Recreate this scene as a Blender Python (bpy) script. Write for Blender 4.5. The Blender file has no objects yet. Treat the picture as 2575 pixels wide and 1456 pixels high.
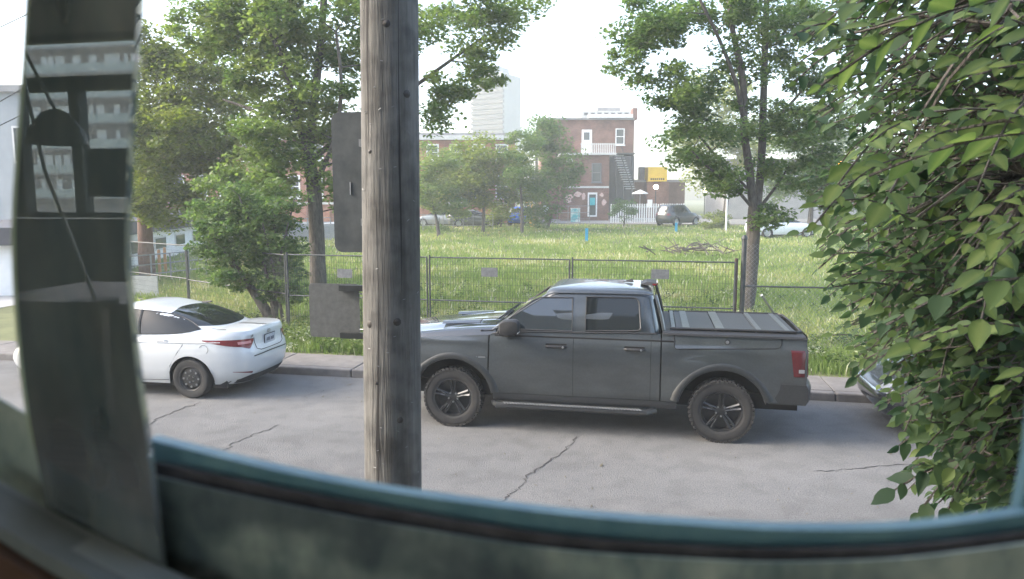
import bpy, bmesh, math, random
import numpy as np
from mathutils import Vector, Matrix
C = bpy.context.scene.collection
random.seed(7); RNG = np.random.default_rng(11)
PI = math.pi; rad = math.radians

# ---------------------------------------------------------------- camera
CAM_H = 3.12; FPX = 1820.0; PITCH = math.atan(228/1820.0)      # picture measured on a 2575 x 1456 copy
cd = bpy.data.cameras.new('camera'); cam = bpy.data.objects.new('camera', cd); C.objects.link(cam)
cam.location = (0, 0, CAM_H); cam.rotation_euler = (PI/2 - PITCH, 0, 0)
cd.sensor_width = 36; cd.lens = 36*FPX/2575; cd.clip_start = 0.02; cd.clip_end = 3000
cd.dof.use_dof = True; cd.dof.focus_distance = 11; cd.dof.aperture_fstop = 9.5
bpy.context.scene.camera = cam
# ---------------------------------------------------------------- world and sun
SUN_EL = rad(34); SUN_AZ = rad(-92)          # azimuth from +Y towards +X: along the street from the left
w = bpy.data.worlds.new('World'); bpy.context.scene.world = w; w.use_nodes = True
nt = w.node_tree; nt.nodes.clear()
sky = nt.nodes.new('ShaderNodeTexSky'); sky.sky_type = 'NISHITA'; sky.sun_disc = False
sky.sun_elevation = SUN_EL; sky.sun_rotation = SUN_AZ; sky.dust_density = 3.0; sky.air_density = .95; sky.ozone_density = .4
bg = nt.nodes.new('ShaderNodeBackground'); bg.inputs['Strength'].default_value = 0.15
wo = nt.nodes.new('ShaderNodeOutputWorld')
nt.links.new(sky.outputs[0], bg.inputs[0]); nt.links.new(bg.outputs[0], wo.inputs[0])
sl = bpy.data.lights.new('sun', 'SUN'); sl.energy = 1.15; sl.angle = rad(28); sl.color = (1, .94, .84)
so = bpy.data.objects.new('sun', sl); C.objects.link(so)
sd = Vector((math.sin(SUN_AZ)*math.cos(SUN_EL), math.cos(SUN_AZ)*math.cos(SUN_EL), math.sin(SUN_EL)))
so.rotation_euler = sd.to_track_quat('Z', 'Y').to_euler()
vs = bpy.context.scene.view_settings
vs.view_transform = 'Standard'; vs.look = 'None'; vs.gamma = 1; vs.use_curve_mapping = False; vs.exposure = 2.25
cy = bpy.context.scene.cycles
cy.max_bounces = 6; cy.transparent_max_bounces = 8; cy.volume_bounces = 1; cy.use_denoising = True
cy.sample_clamp_indirect = 6

# ---------------------------------------------------------------- frames of reference
YAW = rad(11); CU, SU = math.cos(YAW), math.sin(YAW)
def uvw(u, v, z=0.0): return Vector((u*CU + v*SU, -u*SU + v*CU, z))       # street frame: u along the kerb, v away from the house
CP, SP = math.cos(PITCH), math.sin(PITCH)
def ray(px, py):
    a = (px-1287.5)/FPX; b = -(py-728)/FPX
    d = Vector((a, CP + b*SP, -SP + b*CP)); return d/d.y
def at(px, py, Y):
    return Vector((0, 0, CAM_H)) + ray(px, py)*Y
def on_v(px, py, v):                                                     # on the plane at distance v from the house, parallel to the street
    d = ray(px, py); dv = d.x*SU + d.y*CU
    return Vector((0, 0, CAM_H)) + d*(v/dv)
KERB = 11.68
def gz(x, y):                                                            # height of the terrain
    v = x*SU + y*CU
    if v < KERB + 1.3: return 0.0
    return 0.12 + max(0, min(v-13.0, 90))*0.0145
def gpt(px, py):
    z = 0.0
    for _ in range(25):
        d = ray(px, py); t = (z-CAM_H)/d.z if d.z < -1e-4 else 400
        p = Vector((0, 0, CAM_H)) + d*t; z = .6*z + .4*gz(p.x, p.y)
    p.z = gz(p.x, p.y); return p
def on_ground(px, Y):
    p = at(px, 700, Y); p.z = gz(p.x, p.y); return p

# ---------------------------------------------------------------- materials
MATS = {}
def pm(name, c1, c2=None, scale=6.0, rough=.6, metal=0.0, bump=0.0, bscale=None, coat=0.0, spec=.5, stretch=(1, 1, 1), ior=None, contrast=(.35, .65), emit=None):
    if name in MATS: return MATS[name]
    m = bpy.data.materials.new(name); m.use_nodes = True; t = m.node_tree; b = t.nodes['Principled BSDF']
    b.inputs['Base Color'].default_value = (*c1, 1); b.inputs['Roughness'].default_value = rough
    b.inputs['Metallic'].default_value = metal; b.inputs['Specular IOR Level'].default_value = spec
    b.inputs['Coat Weight'].default_value = coat; b.inputs['Coat Roughness'].default_value = .04
    if ior: b.inputs['IOR'].default_value = ior
    if emit: b.inputs['Emission Color'].default_value = (*emit[0], 1); b.inputs['Emission Strength'].default_value = emit[1]
    if c2 is not None or bump:
        tc = t.nodes.new('ShaderNodeTexCoord'); mp = t.nodes.new('ShaderNodeMapping'); mp.inputs['Scale'].default_value = stretch
        t.links.new(tc.outputs['Object'], mp.inputs[0])
        n = t.nodes.new('ShaderNodeTexNoise'); n.inputs['Scale'].default_value = scale; n.inputs['Detail'].default_value = 8; n.inputs['Roughness'].default_value = .62
        t.links.new(mp.outputs[0], n.inputs['Vector'])
        if c2 is not None:
            r = t.nodes.new('ShaderNodeValToRGB'); r.color_ramp.elements[0].color = (*c1, 1); r.color_ramp.elements[1].color = (*c2, 1)
            r.color_ramp.elements[0].position, r.color_ramp.elements[1].position = contrast
            t.links.new(n.outputs['Fac'], r.inputs[0]); t.links.new(r.outputs[0], b.inputs['Base Color'])
        if bump:
            n2 = t.nodes.new('ShaderNodeTexNoise'); n2.inputs['Scale'].default_value = bscale or scale*4; n2.inputs['Detail'].default_value = 6
            t.links.new(mp.outputs[0], n2.inputs['Vector'])
            bp = t.nodes.new('ShaderNodeBump'); bp.inputs['Strength'].default_value = bump; bp.inputs['Distance'].default_value = .02
            t.links.new(n2.outputs['Fac'], bp.inputs['Height']); t.links.new(bp.outputs[0], b.inputs['Normal'])
    MATS[name] = m; return m
def leaf_mat(name, stops, trans=.35, rough=.45, spec=.3):
    m = bpy.data.materials.new(name); m.use_nodes = True; t = m.node_tree; b = t.nodes['Principled BSDF']; out = t.nodes['Material Output']
    a = t.nodes.new('ShaderNodeAttribute'); a.attribute_name = 'tone'
    oi = t.nodes.new('ShaderNodeObjectInfo'); ad = t.nodes.new('ShaderNodeMath'); ad.operation = 'ADD'
    t.links.new(a.outputs['Fac'], ad.inputs[0]); 
    mu = t.nodes.new('ShaderNodeMath'); mu.operation = 'MULTIPLY_ADD'; mu.inputs[1].default_value = .3; mu.inputs[2].default_value = -.15
    t.links.new(oi.outputs['Random'], mu.inputs[0]); t.links.new(mu.outputs[0], ad.inputs[1])
    r = t.nodes.new('ShaderNodeValToRGB'); cr = r.color_ramp
    while len(cr.elements) < len(stops): cr.elements.new(.5)
    for e, (p, c) in zip(cr.elements, stops): e.position = p; e.color = (*c, 1)
    t.links.new(ad.outputs[0], r.inputs[0]); t.links.new(r.outputs[0], b.inputs['Base Color'])
    b.inputs['Roughness'].default_value = rough; b.inputs['Specular IOR Level'].default_value = spec
    tr = t.nodes.new('ShaderNodeBsdfTranslucent'); mx = t.nodes.new('ShaderNodeMixShader'); mx.inputs[0].default_value = trans
    hs = t.nodes.new('ShaderNodeHueSaturation'); hs.inputs['Value'].default_value = 1.5; hs.inputs['Saturation'].default_value = 1.15
    t.links.new(r.outputs[0], hs.inputs['Color']); t.links.new(hs.outputs[0], tr.inputs[0])
    t.links.new(b.outputs[0], mx.inputs[1]); t.links.new(tr.outputs[0], mx.inputs[2]); t.links.new(mx.outputs[0], out.inputs[0])
    MATS[name] = m; return m
def brick_mat(name, c1, c2, mortar):
    m = bpy.data.materials.new(name); m.use_nodes = True; t = m.node_tree; b = t.nodes['Principled BSDF']; b.inputs['Roughness'].default_value = .9
    tc = t.nodes.new('ShaderNodeTexCoord'); mp = t.nodes.new('ShaderNodeMapping'); mp.inputs['Rotation'].default_value = (PI/2, 0, 0)
    br = t.nodes.new('ShaderNodeTexBrick'); br.inputs['Scale'].default_value = 1; br.inputs['Brick Width'].default_value = .22; br.inputs['Row Height'].default_value = .075; br.inputs['Mortar Size'].default_value = .008
    br.inputs['Color1'].default_value = (*c1, 1); br.inputs['Color2'].default_value = (*c2, 1); br.inputs['Mortar'].default_value = (*mortar, 1)
    t.links.new(tc.outputs['Object'], mp.inputs[0]); t.links.new(mp.outputs[0], br.inputs['Vector'])
    n = t.nodes.new('ShaderNodeTexNoise'); n.inputs['Scale'].default_value = .9; n.inputs['Detail'].default_value = 7
    t.links.new(tc.outputs['Object'], n.inputs['Vector'])
    mx = t.nodes.new('ShaderNodeMix'); mx.data_type = 'RGBA'; mx.blend_type = 'MULTIPLY'; mx.inputs[0].default_value = .7
    r = t.nodes.new('ShaderNodeValToRGB'); r.color_ramp.elements[0].color = (.45, .42, .42, 1); r.color_ramp.elements[1].color = (1.1, 1.05, 1, 1); r.color_ramp.elements[0].position = .3; r.color_ramp.elements[1].position = .62
    t.links.new(n.outputs['Fac'], r.inputs[0]); t.links.new(br.outputs['Color'], mx.inputs[6]); t.links.new(r.outputs[0], mx.inputs[7])
    t.links.new(mx.outputs[2], b.inputs['Base Color']); MATS[name] = m; return m

# ---------------------------------------------------------------- mesh building
class MB:
    def __init__(s): s.v = []; s.f = []
    def add(s, vs, fs):
        o = len(s.v); s.v += [tuple(p) for p in vs]; s.f += [tuple(i+o for i in f) for f in fs]; return s
    def box(s, c, d, rz=0, rx=0, ry=0):
        R = Matrix.Rotation(rz, 3, 'Z') @ Matrix.Rotation(ry, 3, 'Y') @ Matrix.Rotation(rx, 3, 'X') if (rz or rx or ry) else None
        P = []
        for z in (-.5, .5):
            for x, y in ((-.5, -.5), (.5, -.5), (.5, .5), (-.5, .5)):
                q = Vector((x*d[0], y*d[1], z*d[2])); q = R @ q if R else q; P.append(q + Vector(c))
        return s.add(P, [(3, 2, 1, 0), (4, 5, 6, 7), (0, 1, 5, 4), (1, 2, 6, 5), (2, 3, 7, 6), (3, 0, 4, 7)])
    def b2(s, lo, hi): return s.box([(a+b)/2 for a, b in zip(lo, hi)], [b-a for a, b in zip(lo, hi)])
    def tube(s, pts, r, n=6, cap=True):
        pts = [Vector(p) for p in pts]; m = len(pts); rr = r if hasattr(r, '__len__') else [r]*m
        up = None; V = []
        for i, p in enumerate(pts):
            d = (pts[min(i+1, m-1)] - pts[max(i-1, 0)]); d = d.normalized() if d.length > 1e-9 else Vector((0, 0, 1))
            if up is None: up = Vector((1, 0, 0)) if abs(d.x) < .9 else Vector((0, 1, 0))
            a = (up - d*up.dot(d)); a = a.normalized() if a.length > 1e-6 else d.orthogonal().normalized(); up = a; b = d.cross(a)
            V += [p + (a*math.cos(2*PI*k/n) + b*math.sin(2*PI*k/n))*rr[i] for k in range(n)]
        F = [(i*n+k, i*n+(k+1) % n, (i+1)*n+(k+1) % n, (i+1)*n+k) for i in range(m-1) for k in range(n)]
        if cap: F += [tuple(range(n-1, -1, -1)), tuple(range((m-1)*n, m*n))]
        return s.add(V, F)
    def grid(s, P, closed=False, flip=False):          # P[i][j] rows of points
        nr, nc = len(P), len(P[0]); V = [p for r in P for p in r]; F = []
        for i in range(nr-1):
            for j in range(nc if closed else nc-1):
                k = (j+1) % nc; q = (i*nc+j, i*nc+k, (i+1)*nc+k, (i+1)*nc+j); F.append(q[::-1] if flip else q)
        return s.add(V, F)
    def lathe(s, prof, n=24, axis='z', c=(0, 0, 0)):    # prof: (radius, height)
        P = []
        for r, h in prof:
            row = []
            for k in range(n):
                a = 2*PI*k/n; x, y = r*math.cos(a), r*math.sin(a)
                q = (x, y, h) if axis == 'z' else ((x, h, y) if axis == 'y' else (h, x, y))
                row.append((q[0]+c[0], q[1]+c[1], q[2]+c[2]))
            P.append(row)
        return s.grid(P, closed=True)
    def prism(s, poly, fa, fb):                         # poly of 2-D points; fa, fb map a point to the two faces
        n = len(poly); A = [fa(*p) for p in poly]; B = [fb(*p) for p in poly]
        F = [tuple(range(n)), tuple(range(2*n-1, n-1, -1))] + [(i, i+n, (i+1) % n + n, (i+1) % n) for i in range(n)]
        return s.add(A+B, F)
    def comps(s):
        p = list(range(len(s.v)))
        def fd(i):
            while p[i] != i: p[i] = p[p[i]]; i = p[i]
            return i
        for f in s.f:
            r = fd(f[0])
            for i in f[1:]: p[fd(i)] = r
        G = {}
        for f in s.f: G.setdefault(fd(f[0]), []).append(f)
        return list(G.values())
    def build(s, name, mat, parent=None, smooth=True, ang=35, loc=None, rz=0, most=4, **props):
        if parent is not None and len(s.v) < 60000:
            G = s.comps()
            if 1 < len(G) <= most:                          # separate pieces become parts of their own
                out = []
                for fs in G:
                    ids = sorted({i for f in fs for i in f}); ix = {i: k for k, i in enumerate(ids)}; q = MB(); q.v = [s.v[i] for i in ids]; q.f = [tuple(ix[i] for i in f) for f in fs]
                    out.append(q.build(name, mat, parent, smooth, ang, loc, rz, **props))
                return out[0]
        me = bpy.data.meshes.new(name); me.from_pydata([tuple(p) for p in s.v], [], s.f); me.update()
        if smooth:
            me.polygons.foreach_set('use_smooth', [True]*len(me.polygons)); me.set_sharp_from_angle(angle=rad(ang))
        for mm in (mat if isinstance(mat, (list, tuple)) else [mat]): me.materials.append(mm)
        return link(name, me, parent, loc, rz, **props)
def link(name, me, parent=None, loc=None, rz=0, **props):
    o = bpy.data.objects.new(name, me); C.objects.link(o)
    if parent is not None: o.parent = parent
    if loc is not None: o.location = loc
    if rz: o.rotation_euler = (0, 0, rz)
    for k, v in props.items(): o[k] = v
    return o
def thing(name, label, cat, loc=(0, 0, 0), rz=0, group=None):
    o = bpy.data.objects.new(name, None); C.objects.link(o); o.location = loc; o.rotation_euler = (0, 0, rz); o.empty_display_size = .2
    o['label'] = label; o['category'] = cat
    if group: o['group'] = group
    return o
def tag(o, label, cat, group=None):
    o['label'] = label; o['category'] = cat
    if group: o['group'] = group
    return o
def struct(o): o['kind'] = 'structure'; return o
def bevel(o, w, seg=2):
    m = o.modifiers.new('bevel', 'BEVEL'); m.width = w; m.segments = seg; m.limit_method = 'ANGLE'; return o
def solid(o, t, off=-1):
    m = o.modifiers.new('solid', 'SOLIDIFY'); m.thickness = t; m.offset = off; return o
def lerp(a, b, t): return a + (b-a)*t
def interp(x, xs, ys): return float(np.interp(x, xs, ys))
def smooth_interp(x, xs, ys):
    for i in range(len(xs)-1):
        if x <= xs[i+1] or i == len(xs)-2:
            t = max(0, min(1, (x-xs[i])/(xs[i+1]-xs[i])))
            m0 = (ys[i+1]-ys[max(i-1, 0)])/(xs[i+1]-xs[max(i-1, 0)]); m1 = (ys[min(i+2, len(ys)-1)]-ys[i])/(xs[min(i+2, len(xs)-1)]-xs[i]); h = xs[i+1]-xs[i]
            return ys[i]*(2*t**3-3*t*t+1) + m0*h*(t**3-2*t*t+t) + ys[i+1]*(-2*t**3+3*t*t) + m1*h*(t**3-t*t)

def quads_mesh(name, V, nper, mat, tone=None, faces_pat=None):
    """V: (n, nper, 3) array of vertex positions; faces_pat: list of index tuples inside one element."""
    n = V.shape[0]; pat = faces_pat or [tuple(range(nper))]
    me = bpy.data.meshes.new(name); me.vertices.add(n*nper); me.vertices.foreach_set('co', V.astype(np.float32).ravel())
    loops = np.concatenate([(np.arange(n)[:, None]*nper + np.array(p)[None, :]).reshape(n, -1) for p in pat], axis=1)
    sizes = np.array([len(p) for p in pat]); lt = np.tile(sizes, n)
    me.loops.add(loops.size); me.loops.foreach_set('vertex_index', loops.ravel().astype(np.int32))
    me.polygons.add(n*len(pat)); st = np.concatenate([[0], np.cumsum(lt)[:-1]])
    me.polygons.foreach_set('loop_start', st.astype(np.int32)); 
    if tone is not None:
        a = me.attributes.new('tone', 'FLOAT', 'POINT'); a.data.foreach_set('value', np.repeat(tone, nper).astype(np.float32))
    me.update(calc_edges=True); me.materials.append(mat); return me

# ---------------------------------------------------------------- shared materials
M_asphalt = pm('asphalt', (.126, .126, .124), (.166, .165, .161), scale=1.3, rough=.92, bump=.7, bscale=70, contrast=(.25, .75))
def overlay(m, scale, lo, hi, fac, stretch=(1, 1, 1), pos=(.4, .6), detail=4):
    """A second, finer or broader variation multiplied into the colour (grain, stains, wear)."""
    t = m.node_tree; b = t.nodes['Principled BSDF']; tc = t.nodes.new('ShaderNodeTexCoord'); mp = t.nodes.new('ShaderNodeMapping'); mp.inputs['Scale'].default_value = stretch
    n = t.nodes.new('ShaderNodeTexNoise'); n.inputs['Scale'].default_value = scale; n.inputs['Detail'].default_value = detail
    r = t.nodes.new('ShaderNodeValToRGB'); r.color_ramp.elements[0].color = (*lo, 1); r.color_ramp.elements[1].color = (*hi, 1); r.color_ramp.elements[0].position, r.color_ramp.elements[1].position = pos
    mx = t.nodes.new('ShaderNodeMix'); mx.data_type = 'RGBA'; mx.blend_type = 'MULTIPLY'; mx.inputs[0].default_value = fac
    t.links.new(tc.outputs['Object'], mp.inputs[0]); t.links.new(mp.outputs[0], n.inputs['Vector']); t.links.new(n.outputs['Fac'], r.inputs[0]); t.links.new(r.outputs[0], mx.inputs[7])
    L = b.inputs['Base Color'].links; s = L[0].from_socket if L else None
    if s: t.links.new(s, mx.inputs[6])
    else: mx.inputs[6].default_value = b.inputs['Base Color'].default_value
    t.links.new(mx.outputs[2], b.inputs['Base Color']); return m
overlay(M_asphalt, 55, (.72, .72, .72), (1.15, 1.15, 1.15), .8, pos=(.36, .62)); overlay(M_asphalt, .35, (.80, .80, .80), (1.05, 1.05, 1.05), 1, stretch=(.35, 1, 1), pos=(.38, .6), detail=7); overlay(M_asphalt, 3, (.9, .9, .9), (1.03, 1.03, 1.03), 1, pos=(.40, .52))
M_conc = pm('concrete', (.125, .115, .105), (.185, .17, .158), scale=3, rough=.9, bump=.25, bscale=40)
M_kerb = pm('kerb_concrete', (.12, .11, .105), (.18, .168, .158), scale=4, rough=.9, bump=.3, bscale=30)
M_soil = pm('soil', (.075, .085, .03), (.14, .15, .06), scale=2, rough=1, bump=.4, bscale=20)
M_crack = pm('crack_tar', (.035, .033, .033), rough=.9)
M_black = pm('black_plastic', (.012, .013, .014), (.02, .02, .021), scale=20, rough=.55)
M_rubber = pm('tyre_rubber', (.018, .018, .019), (.03, .029, .028), scale=9, rough=.8)
M_dark = pm('underbody_dark', (.01, .01, .011), rough=.9)
M_tint = pm('tinted_glass', (.010, .013, .014), rough=.04, spec=.45, coat=.0)
M_glass = pm('window_glass_dark', (.03, .04, .045), (.07, .085, .09), scale=.6, rough=.08, spec=.8)
M_chrome = pm('bright_metal', (.6, .61, .62), rough=.18, metal=1)
M_alu = pm('aluminium', (.42, .44, .45), (.5, .51, .52), scale=10, rough=.4, metal=.8)
M_galv = pm('galvanised_steel', (.20, .215, .22), (.3, .31, .32), scale=14, rough=.5, metal=.6)
M_fence = pm('fence_steel', (.045, .05, .052), (.085, .09, .09), scale=9, rough=.55, metal=.4)
M_white = pm('white_paint', (.72, .73, .72), (.8, .8, .79), scale=3, rough=.5)
M_bark = pm('bark', (.055, .047, .042), (.13, .115, .10), scale=5, rough=.95, bump=.8, bscale=22, stretch=(4, 4, 1))
M_barkr = pm('red_bark', (.11, .065, .048), (.18, .11, .085), scale=5, rough=.95, bump=.6, stretch=(4, 4, 1))
M_leafA = leaf_mat('leaf_maple', [(0, (.046, .085, .028)), (.45, (.105, .165, .048)), (.8, (.16, .22, .062)), (1, (.21, .26, .08))], trans=.5)
M_leafB = leaf_mat('leaf_yellow_green', [(0, (.075, .11, .024)), (.5, (.165, .21, .046)), (1, (.27, .30, .07))], trans=.5)
M_leafC = leaf_mat('leaf_blue_green', [(0, (.044, .083, .032)), (.5, (.098, .158, .052)), (1, (.17, .23, .07))], trans=.5)
M_leafF = leaf_mat('leaf_elm', [(0, (.040, .075, .040)), (.4, (.078, .125, .055)), (.75, (.115, .17, .055)), (1, (.18, .235, .08))], trans=.45, rough=.55, spec=.25)
M_grass = leaf_mat('grass_blades', [(0, (.06, .10, .025)), (.45, (.145, .215, .06)), (.75, (.24, .30, .10)), (.9, (.36, .34, .14)), (1, (.5, .5, .36))], trans=.4, rough=.6)
M_weed = leaf_mat('weed_leaves', [(0, (.04, .07, .02)), (.5, (.10, .15, .035)), (.85, (.2, .24, .08)), (1, (.45, .46, .34))], trans=.3)
# ================================================================ SETTING
# terrain sheet
us = [-600, -250, -120, -60, -30, -15, 0, 15, 30, 60, 120, 250, 600]
vs_ = [-400, -100, -40, -10, 0, 4.3, 11.9, 12.72, 12.76, 13.0, 16, 22, 30, 45, 60, 80, 103, 150, 300, 900]
def tz(v): return -.12 if v < 12.74 else .10 + max(0, min(v-13.0, 90))*.0145
g = MB(); g.grid([[uvw(u, v, tz(v)) for v in vs_] for u in us], flip=True)
struct(g.build('ground', M_soil, smooth=False))
# road
g = MB(); g.grid([[uvw(u, v, 0) for v in (4.4, 11.70)] for u in (-200, -60, -20, 0, 20, 60, 200)], flip=True)
road = struct(g.build('road', M_asphalt, smooth=False))
g = MB(); zz = lambda v: .12 + (v-13)*.0145 + .02
g.grid([[uvw(u, v, zz(v)) for v in (66, 88)] for u in (-120, -30, 30, 120)], flip=True)
struct(g.build('parking_lot', pm('old_asphalt', (.22, .215, .21), (.3, .295, .285), scale=.4, rough=.95), smooth=False))
# cracks in the road, from points picked on the ground
def ground_line(pts, jit=.02, n=8):
    P = [gpt(*p) for p in pts]; out = []
    for a, b in zip(P[:-1], P[1:]):
        for k in range(n): 
            q = a.lerp(b, k/n); out.append(Vector((q.x + random.gauss(0, jit), q.y + random.gauss(0, jit), 0)))
    return out + [P[-1]]
def crack(pts, w):
    L = ground_line(pts); rows = []
    for i, p in enumerate(L):
        d = (L[min(i+1, len(L)-1)] - L[max(i-1, 0)]).normalized(); s = Vector((-d.y, d.x, 0))*w*random.uniform(.3, 1.2)*(1 if 0 < i < len(L)-1 else .1)
        rows.append([(p.x-s.x, p.y-s.y, .005), (p.x+s.x, p.y+s.y, .005)])
    MB().grid(rows).build('crack', M_crack, road, smooth=False)
crack([(1452, 1098), (1420, 1135), (1370, 1168), (1325, 1200), (1308, 1225), (1270, 1252), (1225, 1295)], .011)
crack([(362, 1078), (390, 1055), (440, 1035), (505, 1012)], .012)
crack([(540, 1148), (600, 1110), (650, 1090), (705, 1068)], .010)
crack([(2040, 1186), (2140, 1180), (2260, 1170), (2400, 1163)], .008)
crack([(760, 1000), (800, 985), (850, 978)], .006)
lit = MB()
for px, py, s in [(1512, 1172, .05), (1347, 1222, .03), (1488, 1275, .03), (2085, 1000, .05), (1880, 1050, .03), (2360, 1050, .04), (880, 968, .06), (845, 955, .04), (2170, 1010, .05), (2240, 1143, .03), (1420, 1360, .04), (640, 1040, .03), (700, 1010, .03), (2310, 1310, .03)] + [(random.uniform(400, 2350), random.uniform(1080, 1320), random.uniform(.01, .025)) for _ in range(90)] + [(random.uniform(720, 2250), random.uniform(990, 1012), random.uniform(.02, .05)) for _ in range(60)]:
    p = gpt(px, py); a = random.uniform(0, PI)
    c, sn = math.cos(a)*s, math.sin(a)*s
    lit.add([(p.x-c, p.y-sn, .008), (p.x-sn*.4, p.y+c*.4, .012), (p.x+c, p.y+sn, .02), (p.x+sn*.4, p.y-c*.4, .010)], [(0, 3, 2, 1)])
o = lit.build('leaf_litter', pm('dead_leaf', (.05, .045, .03), (.13, .11, .07), scale=3), smooth=False); o['kind'] = 'stuff'; tag(o, 'dry leaf scraps and grit scattered over the grey asphalt', 'litter')
# pavement across the road: slabs and kerb stones one by one
walk = bpy.data.objects.new('sidewalk', None); C.objects.link(walk); struct(walk)
near = bpy.data.objects.new('near_sidewalk', None); C.objects.link(near); struct(near)
def slabs(root, v0, v1, vk, side):
    sm = MB().b2((0, 0, -.15), (1.585, v1-v0, 0)).build('slab', M_conc, root, smooth=False); bevel(sm, .008, 1)
    km = MB().b2((0, 0, -.2), (1.588, .16, 0)).build('kerb_stone', M_kerb, root, smooth=False); bevel(km, .025, 2)
    for i in range(-7, 10):
        u = -5.15 + 1.6*i
        a = sm if i == -7 else sm.copy(); b = km if i == -7 else km.copy()
        for q in (a, b):
            if q.name not in C.objects: C.objects.link(q)
            q.parent = root; q.rotation_euler = (random.gauss(0, .004), random.gauss(0, .004), -YAW)
        a.location = uvw(u, v0, .132 + random.gauss(0, .003)); b.location = uvw(u, vk, .135 + random.gauss(0, .003))
slabs(walk, KERB+.165, KERB+1.12, KERB, 1)
slabs(near, 1.1, 4.25, 4.26, -1)

# ---------------------------------------------------------------- the house we look out of (its wall, room and back window)
M_siding = pm('siding', (.35, .35, .34), (.42, .42, .41), scale=2, rough=.8)
M_room = pm('room_plaster', (.72, .71, .69), (.76, .75, .73), scale=2, rough=.85)
M_floor = pm('room_floorboards', (.16, .12, .09), (.24, .18, .14), scale=3, rough=.45, stretch=(.3, 6, 1))
def ubox(u0, u1, v0, v1, z0, z1, name, mat, **k):
    o = MB().b2((u0, v0, z0), (u1, v1, z1)).build(name, mat, smooth=False); o.rotation_euler = (0, 0, -YAW)
    for a, b in k.items(): o[a] = b
    return o
S_ = dict(kind='structure')
ubox(-8, 8, .34, .5, 0, 2.80, 'house_wall', M_siding, **S_); ubox(-8, 8, .34, .5, 4.3, 7.2, 'house_wall', M_siding, **S_)
ubox(-8, -1.3, .34, .5, 2.80, 4.3, 'house_wall', M_siding, **S_); ubox(1.3, 8, .34, .5, 2.80, 4.3, 'house_wall', M_siding, **S_)
ubox(-5.8, 4.9, -4.5, .335, 1.6, 1.75, 'room_floor', M_floor, **S_); ubox(-8, 8, -4.5, .335, 4.60, 4.75, 'room_ceiling', M_room, **S_)
ubox(-6.0, -5.8, -4.5, .335, 1.76, 4.59, 'room_wall', M_room, **S_); ubox(4.0, 4.2, -4.5, .335, 1.76, 4.59, 'room_wall', M_room, **S_)
ubox(-2.5, 3.99, -4.4, -4.25, 1.76, 1.98, 'back_wall', M_room, **S_); ubox(-5.79, -2.51, -4.4, -4.25, 1.76, 2.97, 'back_wall', pm('back_wall_shade', (.04, .045, .045), (.06, .065, .065), scale=2), **S_)  # mirrored lower part coloured dark, the unlit room put into the paint
ubox(-5.79, 3.99, -4.4, -4.25, 4.31, 4.59, 'back_wall', M_room, **S_)
ubox(-5.79, -4.74, -4.4, -4.25, 2.98, 4.30, 'back_wall', M_room, **S_); ubox(3.2, 3.99, -4.4, -4.25, 1.99, 4.30, 'back_wall', M_room, **S_)
bw = thing('back_window', 'dark framed wide window at the back of the room, mirrored in the mullion', 'window', uvw(0, -4.32), -YAW)  # glazing extended past the mirrored part to light the room
M_dframe = pm('dark_window_frame', (.02, .022, .024), rough=.5)
f = MB().b2((-4.73, -.04, 3.91), (3.19, .04, 4.01)).b2((-4.73, -.04, 2.98), (3.19, .04, 3.02)).b2((-4.73, -.04, 4.26), (3.19, .04, 4.30))
for u in (-4.71, -4.2, -2.9, -1.5, 0, 1.5, 2.4, 3.16): f.b2((u-.04, -.045, 3.02), (u+.04, .045, 3.91))
f.build('frame', M_dframe, bw, smooth=False)
desk = thing('desk', 'dark desk standing by the back window inside the room', 'desk', uvw(-2.1, -2.9, 1.75), -YAW)
MB().b2((-1.2, -.4, .84), (1.1, .4, .88)).build('desktop', M_floor, desk, smooth=False)
for x in (-1.1, 1.0):
    for y in (-.34, .34): MB().b2((x-.03, y-.03, 0), (x+.03, y+.03, .838)).build('leg', M_floor, desk, smooth=False)
mon = thing('monitor', 'black computer monitor on the desk, mirrored in the mullion', 'monitor', uvw(-2.4, -2.8, 2.63), -YAW)
MB().b2((-.42, -.02, .50), (.3, .02, .74)).build('screen', M_black, mon, smooth=False); MB().b2((-.05, -.03, .02), (.05, -.02, .5)).build('stand', M_black, mon, smooth=False); MB().b2((-.15, -.1, 0), (.15, .1, .018)).build('base', M_black, mon, smooth=False)
lamp = thing('desk_lamp', 'jointed desk lamp with a round shade, mirrored in the mullion', 'lamp', uvw(-2.58, -2.5, 2.63), -YAW)
MB().lathe([(.0, .02), (.1, .02), (.1, 0), (0, 0)]).build('base', M_black, lamp)
MB().tube([(0, 0, .02), (-.22, 0, .62), (-.34, 0, 1.28)], .009).tube([(-.34, 0, 1.28), (-.12, 0, .86)], .008).build('arm', M_alu, lamp)
MB().lathe([(.02, .16), (.06, .14), (.115, .06), (.13, 0), (.12, .0), (.10, .05), (.02, .13)], c=(-.14, 0, .74)).build('lamp_shade', pm('lamp_shade_grey', (.05, .055, .06), rough=.4), lamp)

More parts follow.
